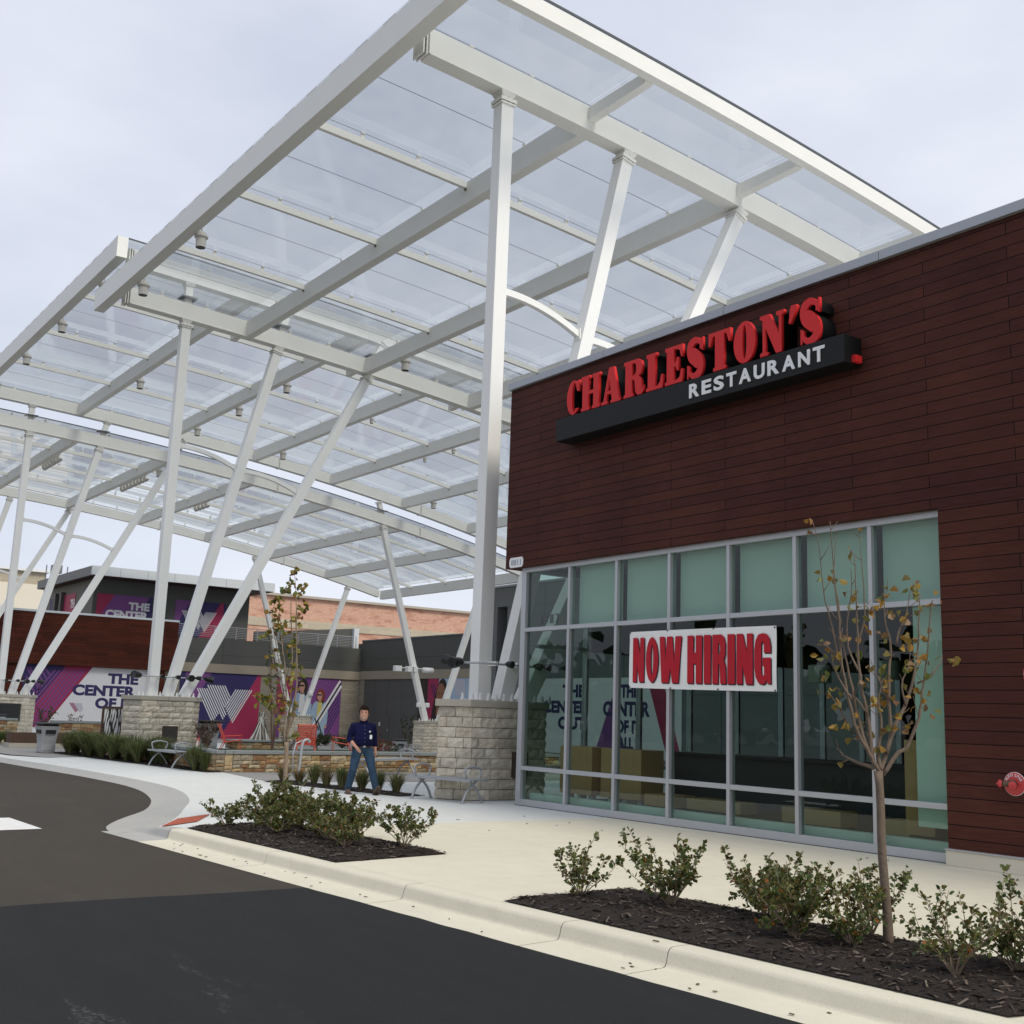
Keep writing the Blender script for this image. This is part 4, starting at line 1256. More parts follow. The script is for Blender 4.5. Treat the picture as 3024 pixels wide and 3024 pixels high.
fan('thin distant column pair carrying white security lights, right of the man', -43.2, (25.05, 26.05), (21.4, 29.4), soff, zb2, False, (21.4,))
fan('most distant column pair standing before the purple picture of two women', -63.2, (25.4, 26.4), (21.7, 29.6), soff, zb2, False)

# ---- floodlight rails round the columns
def rail(label, x, z, heads):
    T = thing('floodlight_rail', label, 'floodlights', (x, .3, z), group='black floodlights strapped round the columns')
    path = [(-.40, -.42, 0), (-.2, -.62, 0), (.15, -.62, 0), (.36, -.40, 0), (.42, .1, -.005), (.42, .8, -.012), (.42, 1.75, -.02)]
    rl = MB().tube(path, .022, 8).build('rail', 'alu', T, smooth=True)
    for y in (.0, .55, 1.15):
        MB().box(.16, .42, y - .03, y + .03, -.04, .05).build('bracket', 'white_steel', T)
    for k, (px, py, dx, dy, dzz, big) in enumerate(heads):
        p = Vector((px, py, .01)); d = Vector((dx, dy, dzz)).normalized()
        L, r = (.30, .115) if big else (.15, .075)
        h = MB().lathe([(r * .55, 0), (r * .8, L * .15), (r, L * .75), (r * 1.02, L), (r * .8, L - .01)], 14, p, d).build('floodlight', 'lamp_black', T, smooth=False)
        MB().tube([(px, py, -.02), tuple(p + Vector((0, 0, .02)))], .05, 6).build('yoke', 'lamp_black', h)
    return T
H0 = [(-.38, -.45, -.8, -.6, .25, True), (.1, -.64, .2, -.9, -.1, True), (.42, .25, .75, .2, -.1, False), (.44, .95, .7, .6, -.2, False), (.44, 1.2, .8, .4, -.2, False), (.44, 1.7, .4, .8, -.15, False)]
H1 = [(-.38, -.45, -.8, -.6, .15, True), (.2, -.6, .3, -.8, .1, True), (.42, .02, .9, .1, -.1, False), (.44, .55, .9, .2, -.1, False), (.44, .95, 1, .12, -.12, True), (.44, 1.25, .6, .7, -.1, False), (.44, 1.55, .3, .9, -.2, True)]
rail('black floodlights on a rail round the tall column beside the restaurant', -1.0, 2.68, H0)
rail('black floodlights on a rail round the three columns at centre left', -20.8, 2.60, H1)
rail('black floodlights on a rail round the columns at the left edge', -43.2, 2.62, H1)

# ---- can lights hanging under the rafters
def can(x, y, hi, label, small=False):
    z = zl(y) + (1.4 if hi else 0) - .62
    T = thing('can_light', label, 'light', (x, y + .32, z), group='can lights under the canopies')
    k = .55 if small else 1
    MB().lathe([(.15 * k, -.34 * k), (.16 * k, -.05 * k), (.17 * k, -.045 * k), (.205 * k, -.03 * k), (.205 * k, .03 * k), (.14 * k, .05 * k), (.13 * k, .13 * k), (.05 * k, .15 * k)], 18).build('housing', 'can_white', T)
    MB().lathe([(.145 * k, -.345 * k), (.12 * k, -.33 * k)], 18).build('lens', 'lamp_black', T)
    MB().tube([(0, 0, .13 * k), (0, 0, .25), (0, -.2, .27)], .03, 8).build('arm', 'can_white', T, smooth=True)
CANS = [(-13.4, YR[0], 0, 'can light under the front edge of the nearest canopy, topmost in the picture'), (-18.6, YR[0], 0, 'can light under the low end of the front edge of the nearest canopy'),
 (-18.2, YR[2], 0, 'can light beside the dark can-shaped gap above the middle girder, right of the second column'), (-23.4, YR[0], 1, 'can light close to the notched corner where two canopies overlap'),
 (-29.0, YR[0], 1, 'can light second from the notched corner along the middle canopy edge'), (-34.8, YR[0], 1, 'can light third from the notched corner along the middle canopy edge'), (-40.6, YR[0], 1, 'can light farthest left along the middle canopy edge'),
 (-28.9, YR[1], 1, 'can light partly behind the left column of the centre fan'), (-34.3, YR[1], 1, 'can light hanging left of the centre fan under the second rafter'),
 (-28.9, YR[2], 1, 'can light between the second and third columns of the centre fan'), (-34.4, YR[2], 1, 'can light left of the second column, under the third rafter'), (-40.0, YR[2], 1, 'can light just right of the first column of the centre fan'),
 (-40.0, YR[3], 1, 'can light above the brace between the centre columns'), (-40.0, YR[5], 1, 'can light over the distant stub post near the tall column'), (-45.6, YR[2], 0, 'can light under the far canopy beside the leftmost fan')]
for x, y, hi, lb in CANS: can(x, y, hi, lb)
for x, y, hi, lb in ((-33.0, YR[4], 1, 'small spot can left of the tall column'), (-30.2, YR[4], 1, 'small spot can nearest the tall column'), (-29.9, YR[3], 1, 'small spot can right of the third centre column')): can(x, y, hi, lb, True)
for nm, y, x0, n, lab in (('a', YR[1], -51.0, 6, 'row of six tilted spotlights under the far canopy behind the leftmost fan'), ('b', YR[2], -52.4, 8, 'row of eight tilted spotlights under the far canopy left of the centre fan'), ('c', YR[3], -53.0, 4, 'row of four small spotlights under the far canopy between the centre columns')):
    T = thing('spotlight_row', lab, 'spotlights', (x0, y + .25, zl(y) - .62), group='spotlight rows under the far canopy')
    MB().bar((-.2, 0, .05), (n * .62, 0, .05), .04, .04).build('track', 'can_white', T)
    for i in range(n):
        MB().lathe([(.07, 0), (.13, .1), (.15, .30), (.12, .29)], 12, (i * .62, 0, .02), (.5, .35, -.7)).build('spot_head', 'can_white', T)

# ================================================================ buildings round the courtyard
def strips(mb, frame, lines, w, a0, a1):
    for (u0, v0), (u1, v1) in lines:
        d = Vector((u1 - u0, v1 - v0)).normalized(); n = Vector((-d.y, d.x)) * w / 2
        mb.prism([(u0 - n.x, v0 - n.y), (u1 - n.x, v1 - n.y), (u1 + n.x, v1 + n.y), (u0 + n.x, v0 + n.y)], a0, a1, frame)
    return mb
mall = thing('mall_building', 'dark grey mall building with a brown boarded wall and a roof terrace behind the columns', 'building', (-75, 15, -.8))
mo = tuple(mall.location)
def mp_(name, mb, mat, parent=None, **k): return mb.build(name, mat, parent or mall, off=mo, **k)
mp_('wood_cladding', MB().box(-66.4, -65.7, -14, 17.1, 4.18, 7.78).box(-66.4, -65.85, -14, 6.5, -1, 4.177).box(-66.4, -65.85, 15.2, 16.4, -1, 4.177), 'wood_panel_far')
mp_('backing_wall', MB().box(-66.45, -66.1, 6.5, 15.2, -1, 4.177), 'gray_panel')
mp_('parapet_cap', MB().box(-66.45, -65.66, -14.05, 17.12, 7.783, 7.93), 'light_fascia')
mp_('stone_wall', MB().box(-68, -67.04, 16.45, 33.255, -1, 4.25), 'stone_wall')
mp_('beige_band', MB().box(-68, -66.9, 16.5, 33.24, 4.253, 4.93), 'beige_band', bevel=.02)
for i in range(4):
    y0 = 17.15 + i * 4.05
    mp_('grey_panel', MB().box(-67.6, -66.97, y0, y0 + 4.035, 4.933, 5.62).box(-67.6, -66.97, y0, y0 + 4.035, 5.632, 6.85), 'gray_panel')
mp_('terrace', MB().box(-84, -67.02, 11, 33.2, 6.55, 6.84), 'mid_gray_panel')
mp_('upper_storey', MB().box(-83, -69.1, 11.6, 23.95, 6.845, 10.85), 'gray_panel')
pj = MB()
for y in (14.5, 17.2, 19.8, 22.6): pj.box(-69.098, -69.085, y, y + .02, 6.9, 10.8)
pj.box(-69.098, -69.085, 11.6, 23.9, 8.6, 8.62)
mp_('panel_joint', pj, 'joint_dark')
mp_('roof_soffit', MB().box(-82.4, -67.1, 10.9, 25.1, 10.852, 10.9), 'gray_soffit')
rf = MB()
for i in range(7): rf.box(-67.3, -67.0, 10.8 + i * 2.05, 10.8 + (i + 1) * 2.05 - .02, 10.88, 11.55)
mp_('roof_fascia', rf, 'light_fascia')
mp_('side_fascia', MB().box(-82.6, -67.303, 10.8, 11.1, 10.87, 11.55), 'mid_gray_panel')
mp_('roof_top', MB().box(-82.5, -67.3, 11.1, 25.1, 11.3, 11.45), 'roof_white')
for y in (9.2, 11.0): mp_('antenna', MB().tube([(-88, y + 3.5, 10.5), (-88, y + 3.5, 13.6)], .05, 6), 'mid_gray_panel')
sp_ = mp_('parapet_screen', MB().prism([(31.2, 6.85), (33.3, 6.85), (33.3, 8.6), (24.5, 7.75), (24.5, 6.85)], -.12, .12, FX(-69)), 'gray_panel')
mp_('screen_end', MB().box(-69.1, -68.5, 33.3, 33.75, 6.85, 8.62), 'light_fascia')
rl = MB()
for i in range(10): rl.box(-67.12, -67.07, 16.9 + i * 1.76, 16.95 + i * 1.76, 6.86, 7.80)
for z in (7.0, 7.13, 7.26, 7.39, 7.52, 7.65): rl.box(-67.1, -67.085, 16.9, 32.75, z, z + .025)
rl.box(-67.13, -67.06, 16.9, 32.76, 7.78, 7.83)
RT = thing('terrace_railing', 'grey metal railing along the roof terrace above the striped W picture', 'railing', (-67.1, 25, 6.85))
rl.build('rails', 'rail_metal', RT, off=tuple(RT.location))

wing = thing('mall_wing', 'dark grey wing facing the street behind the man, with beige band and grey door', 'building', (-58, 36, -.8))
wo = tuple(wing.location)
def wp_(name, mb, mat, parent=None, **k): return mb.build(name, mat, parent or wing, off=wo, **k)
wp_('body', MB().box(-68, -50, 33.5, 46, -1, 7.3), 'gray_panel')
for i in range(4):
    x0 = -66.95 + i * 4.2
    wp_('grey_panel', MB().box(x0, x0 + 4.185, 33.28, 33.49, 4.98, 5.95).box(x0, x0 + 4.185, 33.28, 33.49, 5.962, 7.45), 'gray_panel')
wp_('coping', MB().box(-66.95, -50.1, 33.22, 33.6, 7.452, 7.55), 'mid_gray_panel')
wp_('beige_band', MB().box(-66.88, -50.1, 33.18, 33.49, 4.3, 4.977), 'beige_band', bevel=.02)
wp_('stone_wall', MB().box(-67.6, -66.2, 33.26, 33.49, -1, 4.297), 'stone_wall_side')
wp_('grey_wall', MB().box(-66.19, -57.6, 33.3, 33.49, -1, 4.297), 'door_gray')
dj = MB()
for x in (-64.4, -62.3, -60.2): dj.box(x, x + .02, 33.285, 33.298, -1, 4.28)
for z in (1.5, 3.0): dj.box(-66.1, -57.7, 33.285, 33.298, z, z + .02)
wp_('panel_joint', dj, 'joint_dark')
wp_('dark_brick', MB().box(-57.59, -56.2, 33.24, 33.49, -1, 4.297), 'dark_brick')
dr = wp_('door', MB().box(-62.9, -61.9, 33.27, 33.297, -.75, 1.4), 'door_gray')
wp_('handle', MB().box(-62.05, -61.98, 33.22, 33.268, .2, .42), 'rail_metal', dr)
wp_('notice', MB().box(-63.5, -63.3, 33.27, 33.299, .62, .9), 'paper_white')
block = thing('far_block', 'tall grey panelled block beyond the tall column, right of the grey wing', 'building', (-33, 38, -.8))
bo2 = tuple(block.location)
MB().box(-49, -47.4, 33.2, 44, -1, 10.55).box(-47.399, -46.2, 34.2, 44, -1, 10.55).box(-46.199, -12, 33.2, 44, -1, 10.55).box(-47.399, -46.2, 33.2, 34.19, 9.2, 10.55).build('body', 'mid_gray_panel', block, off=bo2)
MB().box(-49.1, -12, 33.1, 44.1, 10.56, 10.7).build('coping', 'cap_metal', block, off=bo2)
pj = MB()
for z in (3.2, 6.4, 9.1): pj.box(-46.1, -12, 33.18, 33.198, z, z + .025)
for x in (-48.2, -42, -38, -34, -30, -26, -22): pj.box(x, x + .025, 33.18, 33.199, 0, 10.5)
pj.build('panel_joint', 'joint_dark', block, off=bo2)

bk = thing('brick_building', 'long windowless building of weathered pink brick behind the terrace', 'building', (-115, 70, -1))
MB().box(-125, -110, 36, 120, -1, 15.1).build('wall', 'pink_brick', bk, off=tuple(bk.location))
MB().box(-109.99, -109.9, 36, 120, 11.4, 12.4).build('stone_course', 'tan_block', bk, off=tuple(bk.location))
MB().box(-125, -109.6, 35.8, 120, 15.103, 15.4).build('coping', 'limestone_cap', bk, off=tuple(bk.location))
wh = thing('white_building', 'cream flat building with a tan block band at the far left behind the columns', 'building', (-115, 0, -1))
w0 = tuple(wh.location)
MB().box(-125, -110, -40, 18.2, -1, 13.85).build('wall', 'cream_wall', wh, off=w0)
MB().box(-125, -110.1, -40, 18.1, 13.853, 15.2).build('block_band', 'tan_block', wh, off=w0)
MB().box(-125, -109.7, -40, 18.4, 15.203, 15.5).build('roof_edge', 'roof_white', wh, off=w0)
MB().box(-113, -112, 19.2, 20.2, 15.51, 16.4).build('roof_vent', 'mid_gray_panel', wh, off=w0)

# ---- pictures on the walls
def layer(T, name, frame, poly, mat, k, parent=None):
    return MB().prism(poly, .02 + .006 * k, .02 + .006 * (k + 1) - .0005, frame).build(name, mat, parent or T, off=tuple(T.location))
def wordsat(T, frame, rows, mat, k, bold=.05):
    for s, u0, u1, v0, v1 in rows:
        me = font_mesh(s, .004, bold)
        f2 = lambda u, q, w_: frame(u, q, .02 + .006 * k + .004 + w_)
        place_mesh(me, f2, (u0, u1, v0, v1), mat, 'lettering', T, tuple(T.location))
def clip_poly(poly, u0, u1, v0, v1):
    def cl(P, f):
        out = []
        for i in range(len(P)):
            a, b = P[i], P[(i + 1) % len(P)]
            fa, fb = f(a), f(b)
            if fa >= 0: out.append(a)
            if fa * fb < 0:
                t = fa / (fa - fb); out.append((a[0] + (b[0] - a[0]) * t, a[1] + (b[1] - a[1]) * t))
        return out
    for f in (lambda p: p[0] - u0, lambda p: u1 - p[0], lambda p: p[1] - v0, lambda p: v1 - p[1]):
        if poly: poly = cl(poly, f)
    return poly
# the W as white bars
def wlines():
    L = []
    for i in range(5): L.append(((19.38 + .1875 * i, 3.05), (20.80 + .1025 * i, .49 + .165 * i)))
    for i in range(8):
        u = 20.19 + .196 * i
        if i < 3: e = (21.62 + .105 * i, .77 + .16 * i)
        else: zz = 1.62 + (i - 3) * .205; e = (u + (3.31 - zz) * .556, zz)
        L.append(((u, 3.31), e))
    for j in range(8): L.append(((22.5 + .187 * j, 3.05), (21.68 + .097 * j, 1.64 - .161 * j)))
    return L
def wpic(label, X, u0, u1, v0, v1, tr, polys):
    T = thing('wall_picture', label, 'wall graphic', (X, (u0 + u1) / 2, v0), group='purple and navy pictures on the mall walls')
    fr = FX(X)
    layer(T, 'sheet', fr, [(u0, v0), (u1, v0), (u1, v1), (u0, v1)], 'p_navy', 0)
    for k, (pl, mt) in enumerate(polys):
        q = clip_poly([tr(p) for p in pl], u0, u1, v0, v1)
        if len(q) > 2: layer(T, 'colour_field', fr, q, mt, 1)
    MBs = strips(MB(), fr, [(tr(a), tr(b)) for a, b in wlines()], .085 * (tr((1, 0))[0] - tr((0, 0))[0]), .0325, .037)
    MBs.build('white_bars', 'p_white', T, off=tuple(T.location))
    return T
wp = [([(18.4, 4.4), (20.55, 4.4), (18.4, .55)], 'p_purple'), ([(24.35, 4.4), (24.7, 4.4), (24.7, -1), (21.25, -1)], 'p_crimson')]
wpic('navy picture with a big W of white bars right of the centre pier', -67.04, 18.0, 24.5, -.75, 4.24, lambda p: p, wp)
k_ = .62
wpic('smaller W picture on the upper storey behind the terrace railing', -69.1, 17.9, 22.0, 6.9, 9.78, lambda p: (18.15 + (p[0] - 18.9) * k_ * 1.02, 7.05 + (p[1] + .1) * k_), wp)
# THE CENTER OF IT
T = thing('wall_picture', 'huge picture reading THE CENTER OF IT under the brown wall', 'wall graphic', (-66.1, 10.8, 0), group='purple and navy pictures on the mall walls')
fr = FX(-66.1); U0, U1, V0, V1 = 6.55, 15.15, -.6, 4.17
layer(T, 'sheet', fr, [(U0, V0), (U1, V0), (U1, V1), (U0, V1)], 'p_navy', 0)
sl = .69
dg = lambda u: [(u, 4.17), (u - sl * 4.77, V0)]
def band(ua, ub): return clip_poly([(ua, 4.17), (ub, 4.17), (ub - sl * 4.77, V0), (ua - sl * 4.77, V0)], U0, U1, V0, V1)
layer(T, 'colour_field', fr, clip_poly([(11.2, 4.17), (U1, 4.17), (U1, V0), (11.2 - sl * 4.77, V0)], U0, U1, V0, V1), 'p_white', 1)
layer(T, 'colour_field', fr, band(9.35, 11.19), 'p_crimson', 1)
def st(mb, lines, w_): return strips(mb, fr, lines, w_, .0325, .0365)
ln = []
for i in range(6):
    u = 9.45 + .27 * i; ln.append(((u - .12, 3.95), (max(u - sl * 4.4, U0 + .1), max(V0 + .2, 3.95 - (u - .12 - U0 - .1) / sl))))
for i in range(2):
    u = 8.75 + .3 * i; z1 = 1.0 - .0 * i; ln.append(((u - .1, 3.85), (u - .1 - sl * 2.6, 1.25)))
for i in range(5):
    ln.append(((6.75 + .0 * i, 3.95 - i * .62), (7.75 - .12 * i, 2.35 - .62 * i + .2 * i)))
for i in range(4): ln.append(((6.95 + .32 * i, 3.98), (7.78 + .18 * i, 2.6 + .3 * i)))
ln = [(a, b) for a, b in ln if b[1] > V0 and b[0] > U0]
st(MB(), ln, .12).build('purple_bars', 'p_purple', T, off=tuple(T.location))
wordsat(T, fr, [('THE', 12.34, 14.55, 3.05, 3.80), ('CENTER', 9.95, 14.42, 2.15, 2.93), ('OF IT', 11.6, 14.4, 1.27, 2.05)], 'p_navy', 2)
for q, (mt, dx) in enumerate((('p_pink', 0), ('p_pale', .32))):
    layer(T, 'faint_emblem', fr, [(9.8 + dx, 1.62), (10.35 + dx, 1.62), (10.55 + dx * .8, 1.2), (10.3 + dx, .95)], mt, 2 + q)
# upper storey pictures
T = thing('wall_picture', 'purple upstairs picture whose white words are cut off by the brown wall', 'wall graphic', (-69.1, 14, 6.9), group='purple and navy pictures on the mall walls')
fr = FX(-69.1)
layer(T, 'sheet', fr, [(11.9, 6.9), (16.1, 6.9), (16.1, 9.75), (11.9, 9.75)], 'p_purple', 0)
layer(T, 'colour_field', fr, [(11.9, 6.9), (11.95, 7.6), (13.2, 9.75), (11.9, 9.75)], 'p_crimson', 1)
layer(T, 'colour_field', fr, [(16.1, 9.75), (15.85, 9.75), (15.4, 8.9), (15.9, 6.9), (16.1, 6.9)], 'p_navy', 1)
wordsat(T, fr, [('THE', 14.28, 15.9, 8.68, 9.27), ('CENTER', 12.6, 15.85, 7.95, 8.6)], 'p_white', 2)
T = thing('wall_picture', 'crimson picture with white letters on the shaded end of the upper storey', 'wall graphic', (-75.2, 11.6, 6.9), group='purple and navy pictures on the mall walls')
fr = FY(11.6)
layer(T, 'sheet', fr, [(-76.8, 6.9), (-73.7, 6.9), (-73.7, 10.05), (-76.8, 10.05)], 'p_crimson', 0)
wordsat(T, fr, [('TH', -74.9, -73.8, 8.9, 9.6), ('CEN', -76.3, -73.8, 7.9, 8.6)], 'p_white', 1)
T = thing('wall_picture', 'plain navy strip picture at the far end of the upper storey', 'wall graphic', (-80.2, 11.6, 6.9), group='purple and navy pictures on the mall walls')
layer(T, 'sheet', fr, [(-81.1, 6.9), (-79.4, 6.9), (-79.4, 10.0), (-81.1, 10.0)], 'p_navy', 0)
for x in (-79.0, -77.3): MB().box(x, x + .45, 11.3, 11.6, 6.85, 10.3).build('pilaster', 'gray_panel', mall, off=mo)
# two women in denim jackets
T = thing('wall_picture', 'purple picture of two women in denim jackets and sunglasses with diagonal bars', 'wall graphic', (-67.04, 28.7, -.3), group='purple and navy pictures on the mall walls')
fr = FX(-67.04)
layer(T, 'sheet', fr, [(25.9, -.5), (31.6, -.5), (31.6, 4.24), (25.9, 4.24)], 'p_purple', 0)
layer(T, 'colour_field', fr, [(25.9, 1.6), (26.9, .9), (27.4, 4.24), (25.9, 4.24)], 'p_crimson', 1)
def fig(ox, oz, k, hair, top, bottom):
    q = lambda P: clip_poly([(ox + x * k, oz + y * k) for x, y in P], 25.95, 31.55, -.45, 4.2)
    layer(T, 'jacket', fr, q(smooth_pts([(-.75, -2.6), (-.95, -1.3), (-.7, -.2), (-.2, .12), (.25, .1), (.72, -.2), (.95, -1.2), (.8, -2.6)], 4)), 'p_denim', 2)
    layer(T, 'shirt', fr, q([(-.2, .05), (.22, .05), (.3, -1.6), (-.28, -1.6)]), top, 3)
    layer(T, 'trousers', fr, q([(-.62, -2.2), (.62, -2.2), (.7, -3.8), (-.75, -3.8)]), 'p_denim', 4)
    layer(T, 'sleeve', fr, q([(.62, -.5), (.98, -.9), (.9, -2.3), (.6, -2.3), (.55, -1.2)]), 'p_denim', 3)
    layer(T, 'hand', fr, q(ell(.74, -2.42, .14, .2, 0, 360, 12)), 'p_skin', 3)
    layer(T, 'hair', fr, q(smooth_pts([(-.30, .05), (-.42, .7), (-.2, 1.25), (.2, 1.28), (.48, .95), (.5, .3), (.38, -.15), (.1, .0)], 4)), hair, 2)
    layer(T, 'face', fr, q(ell(-.05, .58, .27, .42, 0, 360, 18)), 'p_skin', 4)
    layer(T, 'neck', fr, q([(-.16, .3), (.14, .3), (.18, -.02), (-.18, -.02)]), 'p_skin', 3)
    layer(T, 'sunglasses', fr, q([(-.33, .62), (.14, .64), (.16, .78), (-.33, .78)]), 'p_black', 5)
fig(28.1, 2.95, .92, 'p_darkhair', 'p_white', 0)
fig(29.72, 2.35, .80, 'p_redhair', 'p_yellow', 0)
bars = strips(MB(), fr, [((31.45, 4.12), (28.9, .0)), ((31.58, 3.72), (29.25, -.05))], .17, .058, .062)
bars.build('white_bars', 'p_white', T, off=tuple(T.location))
strips(MB(), fr, [((31.5, 3.9), (29.05, -.05)), ((29.6, .9), (30.0, -.1)), ((29.35, 1.05), (29.75, .1))], .10, .0635, .067).build('black_bars', 'p_black', T, off=tuple(T.location))
strips(MB(), fr, [((31.55, 3.2 - i * .36), (29.75 + i * .2, .3 - i * .12)) for i in range(5)], .10, .0325, .036).build('navy_bars', 'p_navy', T, off=tuple(T.location))
# laughing woman
T = thing('wall_picture', 'picture of a laughing woman with curly black hair beside the near pier', 'wall graphic', (-53.4, 33.24, 0), group='purple and navy pictures on the mall walls')
fr = FY(33.22)
layer(T, 'sheet', fr, [(-56.15, -.6), (-50.2, -.6), (-50.2, 4.29), (-56.15, 4.29)], 'p_sky', 0)
layer(T, 'colour_field', fr, [(-56.15, 1.0), (-55.3, 1.0), (-54.6, 4.29), (-56.15, 4.29)], 'p_crimson', 1)
strips(MB(), fr, [((-55.75, 3.9), (-55.2, 2.9)), ((-55.5, 3.9), (-55.0, 2.9)), ((-55.25, 3.9), (-54.85, 3.1))], .1, .0325, .036).build('navy_bars', 'p_navy', T, off=tuple(T.location))
layer(T, 'hair', fr, smooth_pts([(-55.6, .4), (-55.45, 1.8), (-55.1, 3.0), (-54.6, 4.0), (-54.2, 4.28), (-53.7, 4.1), (-53.4, 3.3), (-53.5, 2.7), (-54.3, 2.6), (-54.9, .6)], 4), 'p_darkhair', 2)
layer(T, 'face', fr, ell(-54.3, 3.0, .60, .95, 0, 360, 26), 'p_brownskin', 3)
layer(T, 'neck', fr, [(-54.8, 2.4), (-54.0, 2.3), (-53.9, 1.5), (-54.9, 1.5)], 'p_brownskin', 3)
layer(T, 'smile', fr, ell(-54.35, 2.45, .25, .09, 0, 360, 14), 'p_white', 4)
for x in (-54.6, -54.1): layer(T, 'eye', fr, ell(x, 3.2, .13, .045, 0, 360, 10), 'p_black', 4)
layer(T, 'top', fr, [(-55.3, 1.55), (-53.6, 1.55), (-53.3, -.5), (-55.6, -.5)], 'p_black', 4)
layer(T, 'pale_shape', fr, [(-52.6, 4.2), (-51.2, 4.2), (-51.0, 3.0), (-52.3, 3.1)], 'p_pale', 1)
# white banner seen through the restaurant
T = thing('wall_picture', 'white, purple and crimson picture seen through the shopfront glass, reading THE CENTER', 'wall graphic', (-36, 33.2, 0), group='purple and navy pictures on the mall walls')
fr = FY(33.19)
layer(T, 'sheet', fr, [(-42.5, -.5), (-29, -.5), (-29, 4.2), (-42.5, 4.2)], 'p_white', 0)
layer(T, 'colour_field', fr, [(-36.6, -.5), (-33.6, -.5), (-35.0, 3.0)], 'p_purple', 1)
layer(T, 'colour_field', fr, [(-31.9, 4.2), (-30.6, 4.2), (-29, -.4), (-29, -.5), (-30.1, -.5)], 'p_crimson', 1)
layer(T, 'colour_field', fr, [(-42.5, 3.0), (-41.6, 4.2), (-42.5, 4.2)], 'p_crimson', 1)
wordsat(T, fr, [('THE', -39.8, -37.6, 3.0, 3.8), ('CENTER', -41.8, -37.2, 2.0, 2.8), ('OUT', -40.2, -37.4, 1.0, 1.8), ('THE', -34.2, -32.6, 3.0, 3.8), ('CENTER', -35.8, -31.6, 1.9, 2.8), ('OF IT', -34.6, -32.4, .9, 1.7), ('ALL', -34.4, -33.0, 0, .7)], 'p_navy', 2)

# ================================================================ planter walls, lawn and furniture
LT = [(-21.6, -1.15), (-10.55, -1.45), (-10.25, -1.2), (-10.2, 9), (-21.6, 9)]
lz = lambda x: .44 + (x + 10.3) * .022
struct(MB().add([(x, y, lz(x)) for x, y in LT], [(0, 1, 2, 3, 4)]).build('lawn', 'lawn'))
def wall_path(label, path, h, pal, thick=.42, cop=.09, name='planter_wall'):
    T = thing(name, label, 'wall', (path[0][0], path[0][1], 0), group='low walls of brown stone')
    of = tuple(T.location)
    mason = MB(); core = MB(); cap = MB()
    for a, b in zip(path[:-1], path[1:]):
        A, B = Vector((*a, 0)), Vector((*b, 0)); d = (B - A).normalized(); n = Vector((d.y, -d.x, 0))
        ashlar(mason, a, b, .0, h, n)
        i0, i1 = A - n * .004, B - n * .004
        core.prism([tuple(i0[:2]), tuple(i1[:2]), tuple((i1 - n * thick)[:2]), tuple((i0 - n * thick)[:2])], 0, h - .003)
        L = (B - A).length; k = max(1, round(L / 1.25))
        for q in range(k):
            c0, c1 = A + d * (L * q / k + .002), A + d * (L * (q + 1) / k - .002)
            cap.prism([tuple((c0 + n * .05)[:2]), tuple((c1 + n * .05)[:2]), tuple((c1 - n * thick)[:2]), tuple((c0 - n * thick)[:2])], h + .001, h + cop)
    m_ = mason.build('masonry', 'blockstone', T, off=of)
    core.build('mortar', 'mortar_dark', m_, off=of)
    cap.build('coping', 'bluestone', T, off=of, bevel=.012)
    return T
crv = [(-10.6 + .55 * math.sin(R(a)), -1.22 - .55 * math.cos(R(a))) for a in (0, 22, 45, 68, 90)]
wall_path('low brown stone wall with blue-grey coping curving round the lawn behind the man', [(-21.4, -1.25), (-15, -1.5)] + crv + [(-10.05, 3), (-10.1, 9.5)], .46, ASH)
wall_path('higher brown stone wall left of the carved metal screen', [(-27, -1.35), (-27, .8)], .86, ASH, name='garden_wall')
wall_path('brown stone wall at the far left behind the bin', [(-30.5, -7), (-29.5, -2.0)], .86, ASH, name='garden_wall')
T = thing('steel_planter', 'rusty steel planter edge left of the near bin', 'planter', (-25.5, -2.5, 0))
MB().box(-.3, .3, -.7, 1.6, .16, .52).build('steel_edge', 'rust', T)
MB().box(-.42, .42, -.75, 1.7, 0, .158).build('stone_kerb', 'limestone_cap', T, bevel=.01)

def bench(label, loc, rz, L=1.36, W=.5):
    T = thing('bench', label, 'bench', (*loc, loc[2] if len(loc) > 2 else 0)[:3], rz, group='grey metal benches')
    st_ = MB()
    n = 7
    for i in range(n):
        y = -W / 2 + W * (i + .5) / n
        st_.box(-L / 2 - .16, L / 2 + .16, y - .027, y + .027, .43, .447)
    s = st_.build('seat', 'bench_metal', T, bevel=.004)
    MB().box(-L / 2 - .17, L / 2 + .17, -W / 2 - .012, -W / 2 + .004, .405, .45).box(-L / 2 - .17, L / 2 + .17, W / 2 - .004, W / 2 + .012, .405, .45).build('seat_rim', 'bench_metal', s)
    for x in (-L / 2, L / 2):
        f = MB()
        for sg in (1, -1):
            pts = smooth_pts([(x, -.26 * sg, .0), (x, -.235 * sg, .08), (x, -.13 * sg, .24), (x, .02 * sg, .36), (x, .14 * sg, .43)], 5)
            f.tube(pts, [.024] * len(pts), 8)
            f.lathe([(.04, 0), (.04, .012), (.026, .03)], 10, (x, -.26 * sg, 0))
        leg = f.build('leg_frame', 'bench_metal', T, smooth=True)
        pts = smooth_pts([(x, -.17, .44), (x, -.215, .56), (x, -.20, .635), (x, 0, .672), (x, .20, .635), (x, .215, .56), (x, .17, .44)], 6)
        MB().tube(pts, .021, 8).build('arm_loop', 'bench_metal', T, smooth=True)
    return T
bench('grey metal bench with arm loops in front of the nearest stone pier', (-.53, -.82, 0), R(13))
bench('grey bench at the end of the long grasses, left of the low stone wall', (-12.4, -2.02, 0), R(4), 1.5)
bench('long grey bench against the low stone wall, partly behind the man', (-8.55, 2.4, 0), R(118), 2.2)
